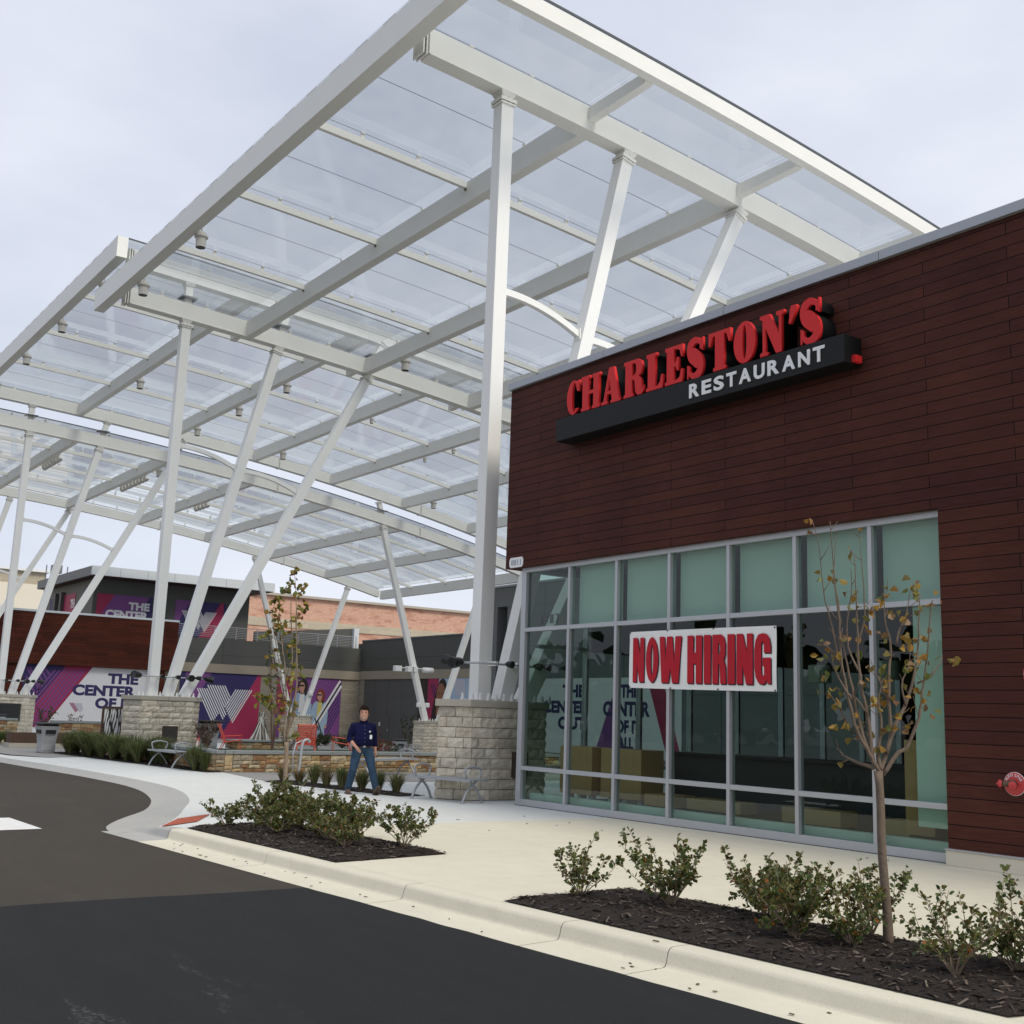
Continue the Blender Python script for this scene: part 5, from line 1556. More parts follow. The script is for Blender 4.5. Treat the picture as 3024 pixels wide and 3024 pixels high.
bench('small grey bench far back beside the far bin', (-38.0, 21.0, gz(0, 21)), R(130), 1.2)

def bin_(label, loc, rz, flip=1):
    T = thing('litter_bin', label, 'bin', loc, rz, group='grey tapered litter bins')
    a, b, h = .215, .30, .80
    rows = []
    for z, k in ((0, .205), (.05, .215), (.3, .215), (.55, .24), (.72, .28), (.80, .30)):
        rows.append([(k, -k, z), (k, k, z), (-k, k, z), (-k, -k, z), (k, -k, z)])
    MB().grid(rows).build('body', 'bin_metal', T, weld=True)
    MB().box(-.31, .31, -.31, .31, .803, .83).build('lid_plate', 'bin_metal', T, bevel=.006)
    MB().box(-.36, .36, -.36, .36, .90, .945).build('top', 'bin_dark', T, bevel=.012)
    MB().box(-.25, .25, -.25, .25, .831, .899).build('slot', 'lamp_black', T)
    MB().box(.262, .30, -.16, .16, .60, .72).box(-.16, .16, -.30, -.262, .60, .72).build('opening', 'lamp_black', T)
    MB().box(.213, .232, -.17, .17, .08, .26).build('vent_panel', 'rail_metal', T)
    MB().box(-.19, .19, -.19, .19, -.02, .0).build('foot', 'bin_dark', T)
    return T
bin_('grey litter bin standing at the end of the grasses, left of the metal screen', (-20.8, -3.1, .02), R(8))
bin_('grey litter bin on the lawn in front of the W picture', (-20.7, 2.3, lz(-20.7) + .02), R(30))
bin_('grey litter bin far back right of the red flowers', (-33.4, 17.5, gz(0, 17.5) + .02), R(-10))
bin_('grey litter bin cut off by the left edge of the picture', (-41.3, -.2, .02), R(0))

def chair(label, loc, rz):
    T = thing('lounge_chair', label, 'chair', loc, rz, group='orange-red slatted lounge chairs')
    s = MB(); b = MB()
    for i in range(8):
        x = .30 - i * .075; z = .36 - i * .012
        s.box(x - .03, x + .03, -.29, .29, z, z + .018)
    for i in range(12):
        t = i / 11; x = -.27 - .26 * t; z = .30 + .66 * t
        b.bar((x, -.29, z), (x, .29, z), .016, .048, up=(.35, 0, 1))
    T.scale = (.86,) * 3
    s.build('seat', 'red_chair', T); b.build('backrest', 'red_chair', T)
    for y in (-.31, .31):
        MB().tube([(.34, y, .0), (.34, y, .36), (-.25, y, .27), (-.53, y, .99)], .018, 6).tube([(-.30, y, .5), (.36, y, .55), (.34, y, .36)], .018, 6).build('side_frame', 'red_chair', T)
        MB().tube([(-.27, y, .28), (-.42, y, .0)], .018, 6).build('leg', 'red_chair', T)
    return T
chair('orange-red lounge chair seen from the back, right of the young tree', (-13.4, 2.45, lz(-13.4)), R(156))
chair('orange-red lounge chair in side view just left of the man', (-17.4, 5.75, lz(-17.4)), R(-112))
chair('red lounge chair beside the grey bin at the foot of the centre pier', (-22.2, 2.2, .2), R(150))
chair('orange-red lounge chair behind the grey bin, its front legs showing', (-19.4, 2.6, lz(-19.4)), R(60))

T = thing('fire_pit', 'square fire pit of brown stone under the pile of poles', 'fire pit', (-21.3, 4.35, .20))
mm = MB()
for a, b in (((.55, -.95), (.55, .95)), ((-.55, -.95), (.55, -.95))):
    A, B = Vector((*a, 0)), Vector((*b, 0)); d = (B - A).normalized()
    ashlar(mm, a, b, 0, .26, Vector((d.y, -d.x, 0)))
m_ = mm.build('masonry', 'blockstone', T)
MB().box(-.56, .545, -.945, .95, 0, .257).build('mortar', 'mortar_dark', m_)
MB().box(-.62, .62, -1.02, 1.02, .26, .32).build('coping', 'bluestone', T, bevel=.01)
T = thing('pole_teepee', 'teepee of pale and dark poles standing on the fire pit', 'sculpture', (-21.3, 4.5, .522))
rs = random.Random(5)
for i in range(22):
    a = 2 * math.pi * i / 22 + rs.uniform(-.1, .1)
    r0 = rs.uniform(.30, .42); top = Vector((rs.uniform(-.09, .09) + .05 * math.cos(a + 3), rs.uniform(-.09, .09) + .05 * math.sin(a + 3), rs.uniform(.75, 1.0)))
    MB().tube([(r0 * math.cos(a), r0 * math.sin(a), 0), tuple(top)], .017, 6).build('pole', 'pole_white' if i % 3 else 'pole_dark', T)

T = thing('metal_screen', 'dark metal screen with a pale tree bark pattern left of the centre pier', 'screen', (-21.75, -.66, 0))
MB().box(-.03, .03, -.47, -.40, 0, 1.54).box(-.03, .03, .40, .47, 0, 1.54).box(-.03, .03, -.399, .399, 1.47, 1.54).build('frame', 'rust', T)
MB().box(-.012, .0, -.399, .399, .2, 1.469).build('back_sheet', 'paper_white', T)
mb = MB()
rs = random.Random(11)
for i in range(15):
    y = -.385 + .77 * i / 14
    pts = [(0.012, y + .035 * math.sin(z * 5 + i * 1.3) + rs.uniform(-.012, .012) + (.05 * math.sin(z * 3.2) if 7 < i < 11 else 0), .22 + z) for z in [1.25 * q / 10 for q in range(11)]]
    w_ = [rs.uniform(.006, .034) for _ in pts]
    ol = ribbon([(p[1], p[2]) for p in pts], [x * 1.6 for x in w_])
    ol = [(max(-.398, min(.398, u)), max(.205, min(1.465, q))) for u, q in ol]
    k = len(pts)
    mb.add([(0.004 + .0006 * (i % 3), *p) for p in ol], [(q, q + 1, 2 * k - 2 - q, 2 * k - 1 - q) for q in range(k - 1)])
mb.build('bark_pattern', 'dark_steel', T)
T = thing('wall_box', 'small bronze box on the flank of the centre pier', 'equipment box', (-20.2, .70, .46))
MB().box(-.0, .12, -.25, .25, 0, .50).build('housing', 'bronze', T, bevel=.008)
MB().box(.121, .128, -.2, .2, .04, .46).build('cover', 'dark_steel', T)
T = thing('wall_box', 'narrow bronze box on the near pier, close to the window frame', 'equipment box', (-.40, .77, .44))
MB().box(-.0, .13, -.16, .16, 0, .50).build('housing', 'bronze', T, bevel=.008)
MB().box(.131, .137, -.13, .13, .04, .46).build('cover', 'dark_steel', T)
T = thing('wall_box', 'large dark screen box on the pier at the left edge', 'equipment box', (-42.6, .55, .55))
MB().box(0, .15, -.6, .55, .1, .95).build('housing', 'dark_steel', T, bevel=.01)
MB().box(.151, .16, -.55, .5, .15, .9).build('cover', 'lamp_black', T)
T = thing('bike_rack', 'silver tube bike rack loop behind the young tree', 'bike rack', (-9.3, .35, 0))
pts = smooth_pts([(0, -.06, 0), (0, -.02, .55), (0, .0, .76), (0, .06, .86), (0, .16, .87), (0, .2, .8)], 5)
MB().tube(pts, .035, 10).build('upright', 'rail_metal', T, smooth=True)
MB().tube([(0, -.22, .0), (0, -.25, .5), (0, -.18, .78), (0, .0, .86)], .018, 8).build('stay', 'rail_metal', T, smooth=True)
MB().lathe([(.08, 0), (.08, .012)], 12, (0, -.06, 0)).build('foot_plate', 'rail_metal', T)
# white security lights on the distant column
T = thing('security_lights', 'cluster of white security lights and a camera on the thin distant column', 'security lights', (-43.0, 24.2, 4.35))
MB().tube([(.05, -1.6, .05), (.05, 1.0, .05)], .03, 6).build('arm', 'bolt_white', T)
for y, r in ((-1.5, R(30)), (-.65, 0), (-.35, R(-20))):
    MB().box(-.05, .35, y - .22, y + .2, -.18, .16).build('flood_head', 'bolt_white', T, bevel=.03)
MB().tube([(.1, .35, -.02), (.1, 1.05, -.02)], .17, 12).build('camera', 'bolt_white', T, smooth=True)
T = thing('column_lights', 'pair of small white round lights low on the distant column near the pier', 'lights', (-43.2, 24.75, 2.2))
for y in (-.28, .34):
    MB().lathe([(.13, -.14), (.15, -.1), (.15, .1), (.12, .14)], 14, (.1, y, 0)).build('lamp', 'bolt_white', T)
T = thing('column_lights', 'small white round light low on the most distant column', 'lights', (-63.2, 26.9, 2.9))
MB().lathe([(.15, -.16), (.18, -.1), (.18, .1), (.14, .16)], 14, (.2, 0, 0)).build('lamp', 'bolt_white', T)

# limbs and leaves of the two street trees, metres from the foot of the trunk
L2 = [[(-0.034,1.272),(-0.091,1.354),(-0.138,1.447),(-0.211,1.561),(-0.277,1.815),(-0.322,2.028),(-0.341,2.19),(-0.354,2.408),(-0.373,2.562),(-0.401,2.905),(-0.425,3.185)],[(-0.117,1.405),(-0.168,1.573),(-0.207,1.763),(-0.246,1.998),(-0.286,2.214),(-0.306,2.3)],[(-0.332,2.082),(-0.357,2.233),(-0.403,2.429),(-0.449,2.647),(-0.483,3.003),(-0.53,3.187)],[(-0.091,1.354),(-0.112,1.639),(-0.151,1.872),(-0.174,2.087),(-0.175,2.305),(-0.179,2.634),(-0.186,2.946)],[(-0.034,1.272),(0.023,1.41),(0.07,1.56),(0.076,1.826),(0.094,2.096),(0.12,2.249),(0.091,2.423),(0.096,2.599),(0.132,2.734)],[(0.023,1.41),(0.081,1.581),(0.195,1.787),(0.277,2.016),(0.321,2.212),(0.358,2.542),(0.367,2.664)],[(-0.013,1.251),(0.098,1.413),(0.175,1.468),(0.268,1.694),(0.3,1.887),(0.334,2.104),(0.38,2.543),(0.393,2.598)],[(0.314,1.963),(0.408,2.02),(0.522,2.165),(0.533,2.187)],[(0.12,2.249),(0.145,2.381),(0.203,2.493),(0.228,2.626),(0.253,2.715)],[(-0.316,2.388),(-0.335,2.563),(-0.364,2.817),(-0.343,3.098)],[(-0.176,2.239),(-0.129,2.416),(-0.113,2.614),(-0.124,2.914),(-0.13,3.161)],[(-0.034,1.282),(-0.041,1.45),(-0.005,1.61),(-0.022,1.823),(0.026,1.986)],[(-0.077,1.302),(-0.247,1.359),(-0.321,1.441)],[(-0.277,1.815),(-0.355,1.973),(-0.414,2.079),(-0.45,2.187)],[(-0.342,2.125),(-0.395,2.199),(-0.438,2.263)],[(-0.213,2.032),(-0.275,2.214),(-0.288,2.41),(-0.266,2.687),(-0.286,2.808)],[(0.195,1.787),(0.155,1.936),(0.224,2.079),(0.244,2.21)],[(-0.132,1.713),(-0.217,1.827),(-0.314,1.878),(-0.357,1.887)],[(-0.211,1.561),(-0.316,1.76),(-0.368,1.865)],[(0.076,1.826),(0.004,1.985),(-0.025,2.136)]]
V2 = [(-0.276,2.753),(-0.256,2.632),(-0.168,2.657),(-0.191,2.612),(-0.114,2.581),(-0.093,2.538),(-0.137,2.525),(-0.172,2.458),(-0.094,2.472),(-0.052,2.407),(-0.453,2.764),(0.064,2.665),(0.085,2.621),(0.132,2.745),(0.242,2.726),(0.286,2.717),(0.36,2.608),(0.42,2.594),(0.149,2.535),(0.169,2.459),(0.124,2.435),(-0.296,2.284),(-0.46,2.246),(-0.462,2.148),(-0.418,2.15),(-0.453,2.013),(-0.138,1.986),(-0.122,2.219),(0.034,2.317),(0.099,2.298),(0.186,2.273),(0.209,2.318),(0.086,2.226),(-0.026,2.087),(0.029,2.11),(0.048,1.997),(-0.019,1.952),(0.138,2.098),(0.352,2.322),(0.375,2.383),(0.359,2.192),(0.39,2.139),(0.323,2.093),(0.247,2.118),(0.533,2.165),(0.554,2.155),(0.364,2.019),(0.274,1.903),(0.306,1.898),(0.271,1.811),(0.131,1.839),(0.098,1.827),(0.007,1.883),(-0.406,1.864),(-0.358,1.801),(-0.23,1.715),(-0.293,1.787),(-0.098,1.778),(-0.045,1.763),(-0.112,1.639),(0.006,1.621),(0.119,1.588),(-0.212,1.508),(-0.307,1.638),(-0.383,1.619),(-0.028,1.556),(-0.041,1.45),(0.345,1.739),(0.111,1.913),(-0.119,1.841),(-0.119,2.339),(0.117,1.71)]
L1 = [[(-0.072,1.103),(-0.098,1.385),(-0.098,1.813),(-0.141,2.244),(-0.206,2.561),(-0.238,2.822),(-0.294,3.202)],[(-0.069,1.173),(-0.05,1.529),(-0.035,1.959),(-0.073,2.536),(-0.124,2.972),(-0.158,3.369),(-0.182,3.516)],[(-0.059,1.131),(0.028,1.674),(0.052,1.962),(0.022,2.539),(-0.033,3.27),(-0.073,3.654)],[(-0.117,1.243),(-0.261,1.665),(-0.378,1.876),(-0.417,2.018)],[(-0.102,1.67),(-0.267,2.384),(-0.37,2.818),(-0.399,3.022),(-0.369,3.229)],[(-0.098,1.385),(-0.277,1.465),(-0.435,1.659),(-0.485,1.757)],[(-0.035,1.959),(0.009,2.393),(-0.034,2.829),(-0.046,3.122),(0.035,3.125)],[(-0.059,1.244),(0.042,1.461),(0.057,1.675)],[(-0.206,2.561),(-0.329,2.644),(-0.465,2.712)],[(-0.33,2.237),(-0.379,2.526),(-0.414,2.816)],[(-0.158,3.369),(-0.236,3.44),(-0.264,3.41)],[(-0.026,3.27),(0.031,3.42),(0.056,3.48)]]
V1 = [(-0.102,3.638),(-0.141,3.562),(-0.055,3.595),(-0.121,3.489),(-0.192,3.442),(-0.264,3.41),(-0.217,3.382),(-0.079,3.52),(-0.001,3.448),(0.056,3.48),(0.032,3.405),(-0.055,3.373),(-0.02,3.285),(-0.397,3.213),(-0.281,3.232),(-0.302,3.113),(-0.414,3.021),(-0.341,3.039),(-0.431,3.065),(0.078,3.141),(-0.006,3.079),(0.041,3.037),(-0.087,2.974),(-0.025,2.917),(-0.287,2.894),(-0.231,2.925),(0.025,2.831),(-0.338,2.775),(-0.247,2.734),(-0.194,2.809),(-0.465,2.712),(-0.507,2.682),(-0.418,2.67),(-0.072,2.74),(-0.007,2.64),(-0.051,2.653),(-0.306,2.528),(-0.229,2.473),(-0.114,2.491),(-0.061,2.58),(-0.413,2.379),(-0.303,2.267),(-0.218,2.299),(-0.013,2.291),(0.033,2.249),(-0.328,2.209),(-0.054,2.03),(0.001,2.075),(0.062,2.034),(-0.39,2.048),(-0.314,2.007),(-0.264,2.124),(-0.441,1.745),(-0.48,1.686),(-0.368,1.733),(-0.375,1.632),(-0.29,1.664),(-0.226,1.78),(-0.151,1.74),(-0.015,1.888),(0.042,1.904),(-0.086,1.642),(-0.165,1.525),(-0.252,1.522),(0.006,1.559),(-0.131,1.455),(-0.214,1.395),(-0.093,1.314),(0.083,1.278),(0.059,1.192),(0.001,1.204),(-0.185,1.61),(-0.331,1.834),(0.098,2.151),(-0.103,2.332)]

# ================================================================ plants
RH, FH = Vector((R0.x, R0.y, 0)), Vector((-math.sin(yaw), math.cos(yaw), 0))
def street_tree(label, base, LM, LV, lean, r0, mat_leaf, lsz, nextra, bark, seed, fork, dep):
    rs = random.Random(seed)
    T = thing('street_tree', label, 'tree', base, group='young street trees')
    tp = [(0, 0, -.05), (RH * lean * .35)[:] , (RH * lean)[:]]
    trunk = MB()
    pts = [Vector((0, 0, -.06))] + [RH * (lean * s + .006 * math.sin(s * 9)) + Vector((0, 0, fork * s)) for s in [.06, .2, .35, .5, .65, .8, .92, 1.0]]
    rad = [r0 * 1.25, r0 * 1.1] + [r0 * (1 - .18 * s) for s in [.2, .35, .5, .65, .8, .92]] + [r0 * .95]
    trunk.tube(pts, rad, 12)
    tr = trunk.build('trunk', bark, T, smooth=True)
    lim = MB(); tw = MB(); lf = MB(); tips = []
    for li, L in enumerate(LM):
        w0 = rs.uniform(-dep, dep)
        n = len(L)
        P = []
        for i, (u, v) in enumerate(L):
            s = i / (n - 1)
            base_w = 0
            if li and v > fork + .25 and i == 0: base_w = w0 * .6
            P.append(RH * u + FH * (base_w + w0 * s * (1.0 if v > fork else .2)) + Vector((0, 0, v)))
        S = [Vector(p) for p in smooth_pts([tuple(p) for p in P], 3)]
        main = L[0][1] < fork + .25
        ra = (r0 * .52 if main else r0 * .26)
        lim.tube([p + rvec() * .004 for p in S], [max(.0028, ra * (1 - .86 * i / (len(S) - 1))) for i in range(len(S))], 7)
        for i in range(3, len(S), 2):
            if rs.random() < .55:
                d = (S[i] - S[i - 1]).normalized()
                q = rvec(); q = (q - d * q.dot(d)).normalized()
                l = rs.uniform(.05, .17) * (1.15 if i < len(S) * .7 else .7)
                e = S[i] + (d * .75 + q * .75).normalized() * l
                m_ = S[i].lerp(e, .55) + Vector((0, 0, -.006))
                tw.tube([S[i], m_, e], [.0034, .0026, .0016], 5)
                tips.append(e)
        tips.append(S[-1])
    lim.build('limbs', bark, T, smooth=True)
    tw.build('twigs', 'twig', T, smooth=True)
    for (u, v) in LV:
        for q in range(rs.choice((1, 2, 2, 3))):
            c = RH * (u + rs.uniform(-.02, .02)) + FH * rs.uniform(-dep, dep) * .9 + Vector((0, 0, v + rs.uniform(-.02, .02)))
            leaf(lf, c, rvec(-.5), rvec(), lsz * rs.uniform(.7, 1.25), lsz * rs.uniform(.6, 1.0), rs.uniform(.1, .6), rs.random())
    for _ in range(nextra):
        e = rs.choice(tips)
        leaf(lf, e + rvec() * .015, rvec(-.5), rvec(), lsz * rs.uniform(.6, 1.1), lsz * rs.uniform(.5, .9), rs.uniform(.1, .6), rs.random())
    lf.build('leaves', mat_leaf, T)
    return T
street_tree('nearly bare young tree with a few yellowed leaves in the near mulch bed', (13.01, -5.62, .03), L2, V2, -.05, .036, 'pear_leaf_gold', .066, 34, 'bark', 3, 1.28, .24)
street_tree('slim young tree with yellow-green leaves in the bed by the crossing', (2.50, -5.60, .03), L1, V1, -.055, .036, 'pear_leaf', .088, 170, 'bark_pale', 4, 1.12, .16)

def sapling(label, loc, h, spread, nst, mat_leaf, nleaf, lsz, seed, low=.25, bark='twig', grp=None, name='young_tree', cat='tree', r=.02):
    rs = random.Random(seed)
    T = thing(name, label, cat, loc, group=grp)
    st_ = MB(); lf = MB(); pts_all = []
    for k in range(nst):
        a = 2 * math.pi * k / nst + rs.uniform(-.4, .4); sp = spread * rs.uniform(.35, 1)
        hh = h * rs.uniform(.72, 1)
        P = [Vector((.02 * math.cos(a), .02 * math.sin(a), 0)), Vector((sp * .35 * math.cos(a), sp * .35 * math.sin(a), hh * .35)), Vector((sp * .8 * math.cos(a + .2), sp * .8 * math.sin(a + .2), hh * .72)), Vector((sp * math.cos(a + .3), sp * math.sin(a + .3), hh))]
        S = [Vector(p) for p in smooth_pts([tuple(p) for p in P], 5)]
        st_.tube(S, [max(.003, r * (1 - .85 * i / (len(S) - 1))) for i in range(len(S))], 6)
        for i in range(3, len(S)):
            if S[i].z > h * low:
                d = rvec(.4)
                e = S[i] + d * rs.uniform(.12, .35) * spread
                st_.tube([S[i], e], [r * .22, r * .1], 4)
                pts_all.append((S[i], e))
    st_.build('stems', bark, T, smooth=True)
    for _ in range(nleaf):
        a, b = rs.choice(pts_all)
        c = a.lerp(b, rs.random() ** .6) + rvec() * .04 * spread
        leaf(lf, c, rvec(-.2), rvec(), lsz * rs.uniform(.6, 1.2), lsz * rs.uniform(.45, .8), .3, rs.random())
    lf.build('leaves', mat_leaf, T)
    return T
def shrub(label, loc, h, w, nst, nleaf, lsz, seed, lean=(0, 0), tone=1.0):
    """multi-stemmed shrub with round leaves set along the shoots"""
    rs = random.Random(seed)
    T = thing('shrub', label, 'shrub', loc, group='shrubs in the mulch beds')
    h *= 1.0 if loc[0] < 8 else 1.12; w *= 1.32; nleaf *= 1.5
    st_ = MB(); lf = MB(); shoots = []
    nst = int(nst * 1.4)
    for k in range(nst):
        a = 2 * math.pi * (k + rs.uniform(-.35, .35)) / nst; sp = w * rs.uniform(.35, 1.0); hh = h * rs.uniform(.55, 1.0) * (1 - .25 * sp / w)
        ca, sa = math.cos(a), math.sin(a)
        P = [(rs.uniform(-.015, .015), rs.uniform(-.015, .015), -.02), (sp * .30 * ca, sp * .30 * sa, hh * .30), (sp * .68 * ca + lean[0] * .5, sp * .68 * sa + lean[1] * .5, hh * .62), (sp * ca + lean[0], sp * sa + lean[1], hh)]
        S = [Vector(p) for p in smooth_pts(P, 5)]
        st_.tube(S, [max(.0018, .0075 * (1 - .8 * i / (len(S) - 1))) for i in range(len(S))], 6)
        shoots.append(S[5:])
        for q in range(rs.choice((3, 4, 4, 5))):
            i = rs.randrange(3, len(S) - 2); d = (S[i + 1] - S[i]).normalized()
            e = S[i] + (d * .9 + rvec(.3) * .8).normalized() * rs.uniform(.08, .2) * h / .6
            m_ = S[i].lerp(e, .5) + rvec() * .008
            st_.tube([S[i], m_, e], [.0032, .0026, .0015], 5)
            shoots.append([S[i].lerp(m_, .5), m_, m_.lerp(e, .5), e])
    st_.build('stems', 'bark_pale', T, smooth=True)
    per = nleaf * 1.9 / len(shoots)
    for S in shoots:
        for _ in range(int(per * rs.uniform(.6, 1.4))):
            t = rs.random() ** .75 * (len(S) - 1); i = min(int(t), len(S) - 2)
            p = S[i].lerp(S[i + 1], t - i); d = (S[i + 1] - S[i]).normalized()
            q = rvec(.15); q = (q - d * q.dot(d) * .6).normalized()
            s = lsz * 1.12 * rs.uniform(.6, 1.15)
            leaf(lf, p + q * .006, (q + d * .5), Vector((0, 0, 1)) + rvec() * .9, s, s * rs.uniform(.62, .82), rs.uniform(.05, .4), rs.random() * .86 if rs.random() < .985 else .97)
    lf.build('leaves', 'shrub_leaf', T)
    return T
shrub('small loose shrub at the left tip of the bed by the crossing', (3.35, -6.85, .02), .50, .34, 7, 240, .042, 21)
shrub('dense dark green shrub left of the slim young tree', (3.25, -6.2, .04), .66, .36, 10, 620, .040, 22)
shrub('dense shrub in front of the slim young tree, some leaves orange', (4.35, -6.55, .05), .60, .46, 11, 760, .038, 23)
shrub('tall shrub right behind the slim young tree', (3.45, -5.9, .05), .74, .40, 10, 560, .040, 24)
shrub('wide dense shrub in the middle of the bed by the crossing', (5.35, -6.35, .05), .66, .44, 11, 760, .038, 25)
shrub('airy shrub with pale crooked stems at the front of the bed by the crossing', (6.1, -6.5, .05), .62, .36, 8, 380, .038, 26)
shrub('upright airy shrub at the right end of the bed by the crossing', (6.35, -5.85, .04), .62, .30, 7, 330, .038, 27)
shrub('lone airy shrub at the left tip of the near mulch bed', (10.2, -6.28, .04), .52, .26, 8, 210, .038, 31)
shrub('full shrub leaning left, second from the left in the near bed', (11.0, -5.92, .05), .64, .36, 10, 430, .040, 32, (-.06, -.05))
shrub('low sprawling shrub behind the leaning one in the near bed', (11.75, -5.55, .05), .52, .34, 8, 330, .038, 33)
shrub('bushy shrub with orange leaves low down, left of the bare tree', (12.55, -6.12, .05), .62, .30, 10, 430, .038, 34)
shrub('loose shrub just behind the trunk of the bare tree', (12.70, -5.42, .05), .58, .30, 8, 300, .036, 35)
shrub('open shrub with pale forked stems right of the bare tree', (13.90, -6.14, .05), .54, .30, 8, 250, .036, 36)
shrub('bushy shrub between the leaning shrub and the orange-leaved one', (12.1, -5.72, .05), .60, .34, 9, 420, .038, 38)
shrub('small shrub tucked left of the trunk of the bare tree', (12.95, -5.95, .05), .46, .26, 8, 280, .036, 39)
shrub('full shrub near the right edge just left of the cut-off one', (14.05, -5.65, .05), .58, .28, 8, 330, .036, 40)
shrub('bushy green shrub filling the gap right of the slim young tree', (4.15, -6.05, .05), .62, .42, 10, 640, .040, 41)
shrub('dense low shrub behind the wide middle shrub by the crossing', (5.0, -5.8, .05), .60, .40, 10, 560, .040, 42)
shrub('shrub cut by the right edge of the picture in the near bed', (14.32, -5.55, .05), .62, .26, 8, 260, .036, 37)

def tuft(label, loc, h, w, n, mat, seed, grp, mix=None, bw_=1.0):
    rs = random.Random(seed)
    T = thing('ornamental_grass', label, 'grass', loc, group=grp)
    for nm, cnt, mm in (('blades', n, mat), ('dry_blades', int(n * (mix or 0)), 'grass_tan')):
        if not cnt: continue
        mb = MB()
        for _ in range(cnt):
            a = rs.uniform(0, 6.283); out = w * rs.random() ** .7; hh = h * rs.uniform(.5, 1.05); b0 = rs.uniform(0, .07)
            c, s = math.cos(a), math.sin(a); wd = rs.uniform(.004, .008) * bw_
            mb.shade = rs.random()
            P = [(b0 * c, b0 * s, 0), (b0 * c + out * .25 * c, b0 * s + out * .25 * s, hh * .5), (b0 * c + out * .62 * c, b0 * s + out * .62 * s, hh * .86), ((b0 + out) * c, (b0 + out) * s, hh * rs.uniform(.75, 1.0))]
            q = [(p[0] - s * wd * k, p[1] + c * wd * k, p[2]) for p, k in zip(P, (1, 1, .7, .15))]
            r_ = [(p[0] + s * wd * k, p[1] - c * wd * k, p[2]) for p, k in zip(P, (1, 1, .7, .15))]
            mb.add(q + r_, [(i, i + 1, 5 + i, 4 + i) for i in range(3)])
        mb.build(nm, mm, T)
    return T
G1 = 'grass tufts in the strip behind the man'
for i, (x, y, h, m_, mix, lb) in enumerate([(-6.15, -1.62, .36, 'grass_tan', 0, 'straw-coloured grass tuft just right of the young tree trunk'), (-5.65, -1.46, .30, 'grass_tan', .1, 'small dry grass tuft below the bike rack'),
    (-5.1, -1.36, .46, 'grass_green', .15, 'green grass tuft third from the left in the strip'), (-4.5, -1.36, .44, 'grass_tan', 0, 'tan upright grass tuft in the middle of the strip'), (-3.95, -1.28, .48, 'grass_green', .3, 'green and straw grass tuft left of the man'),
    (-3.35, -1.12, .42, 'grass_green', .4, 'grass tuft seen between the legs of the man'), (-2.9, -.98, .46, 'grass_green', .2, 'dark grass tuft directly behind the leading leg of the man'), (-2.25, -.92, .42, 'grass_green', .25, 'grass tuft at the right end of the strip near the bench')]):
    tuft(lb, (x, y, .03), h * 1.0, .27, 240, m_, 50 + i, G1, mix)
pr = tuft('long green grass clump in the dense row between the near bin and the bench', (-20.2, -2.55, .03), .66, .52, 420, 'grass_green', 70, 'long grasses along the old wall', None, 1.5)
pr2 = tuft('long green grass clump in the dense row between the near bin and the bench', (-19.6, -2.1, .03), .70, .50, 420, 'grass_green', 71, 'long grasses along the old wall', .05, 1.5)
rs = random.Random(9)
for i in range(24):
    x = -20.0 + .29 * i; y = -2.45 + .045 * i * .5 + rs.uniform(-.18, .45)
    dup(pr if i % 2 else pr2, (x + rs.uniform(-.12, .12), min(y, -1.75), .03), rs.uniform(0, 6), scale=rs.uniform(.72, 1.2))
for k, (x, y, s) in enumerate([(-11.0, -1.85, .8), (-10.75, -1.95, .95), (-10.45, -1.8, .75), (-11.3, -1.75, .7)]):
    dup(pr2, (x, y, .03), k, 'green grass clump between the bench and the corner of the low stone wall', s)
for k, (x, y) in enumerate([(-27.5, -2.2), (-27.8, -3.0), (-28.3, -2.6), (-28.6, -3.4)]):
    dup(pr, (x, y, .03), k, 'green grass clump at the left edge below the higher stone wall', .8)
for k, (loc, h, sp, ns, mat, nl, lz, lb) in enumerate([((-13.9, 1.6, .36), 3.6, .55, 6, 'hedge_leaf', 520, .05, 'thin multi-stemmed tree with sparse dark leaves on the lawn'),
    ((-15.0, .0, .36), .85, .38, 7, 'dry_leaf', 420, .05, 'purple-brown dry shrub in front of the bin on the lawn'), ((-19.9, 1.9, .3), .95, .42, 7, 'dry_leaf', 300, .05, 'brown half-bare shrub at the right foot of the centre pier'),
    ((-12.3, 1.4, .36), .7, .3, 6, 'dry_leaf', 200, .045, 'small dark dry shrub on the lawn left of the young tree'), ((-36.5, 17.4, gz(0, 17)), 1.9, .7, 8, 'dry_leaf', 420, .09, 'small reddish tree before the grey door left of the far bin'),
    ((-34.5, 18.6, gz(0, 18)), 2.2, .5, 6, 'hedge_leaf', 320, .09, 'small dark tree behind the far bin'), ((-30.0, -.9, .5), .9, .5, 6, 'hedge_leaf', 260, .07, 'dark shrub on the higher wall above the near bin'), ((-31, .6, .5), .7, .5, 6, 'dry_leaf', 160, .06, 'thin brown shrub on the higher wall left of the metal screen')]):
    sapling(lb, loc, h, sp, ns, mat, nl, lz, 90 + k, low=.35 if h > 1.5 else .15, grp='courtyard shrubs and small trees', name='young_tree' if h > 1.5 else 'courtyard_shrub', cat='tree' if h > 1.5 else 'shrub', r=.018)
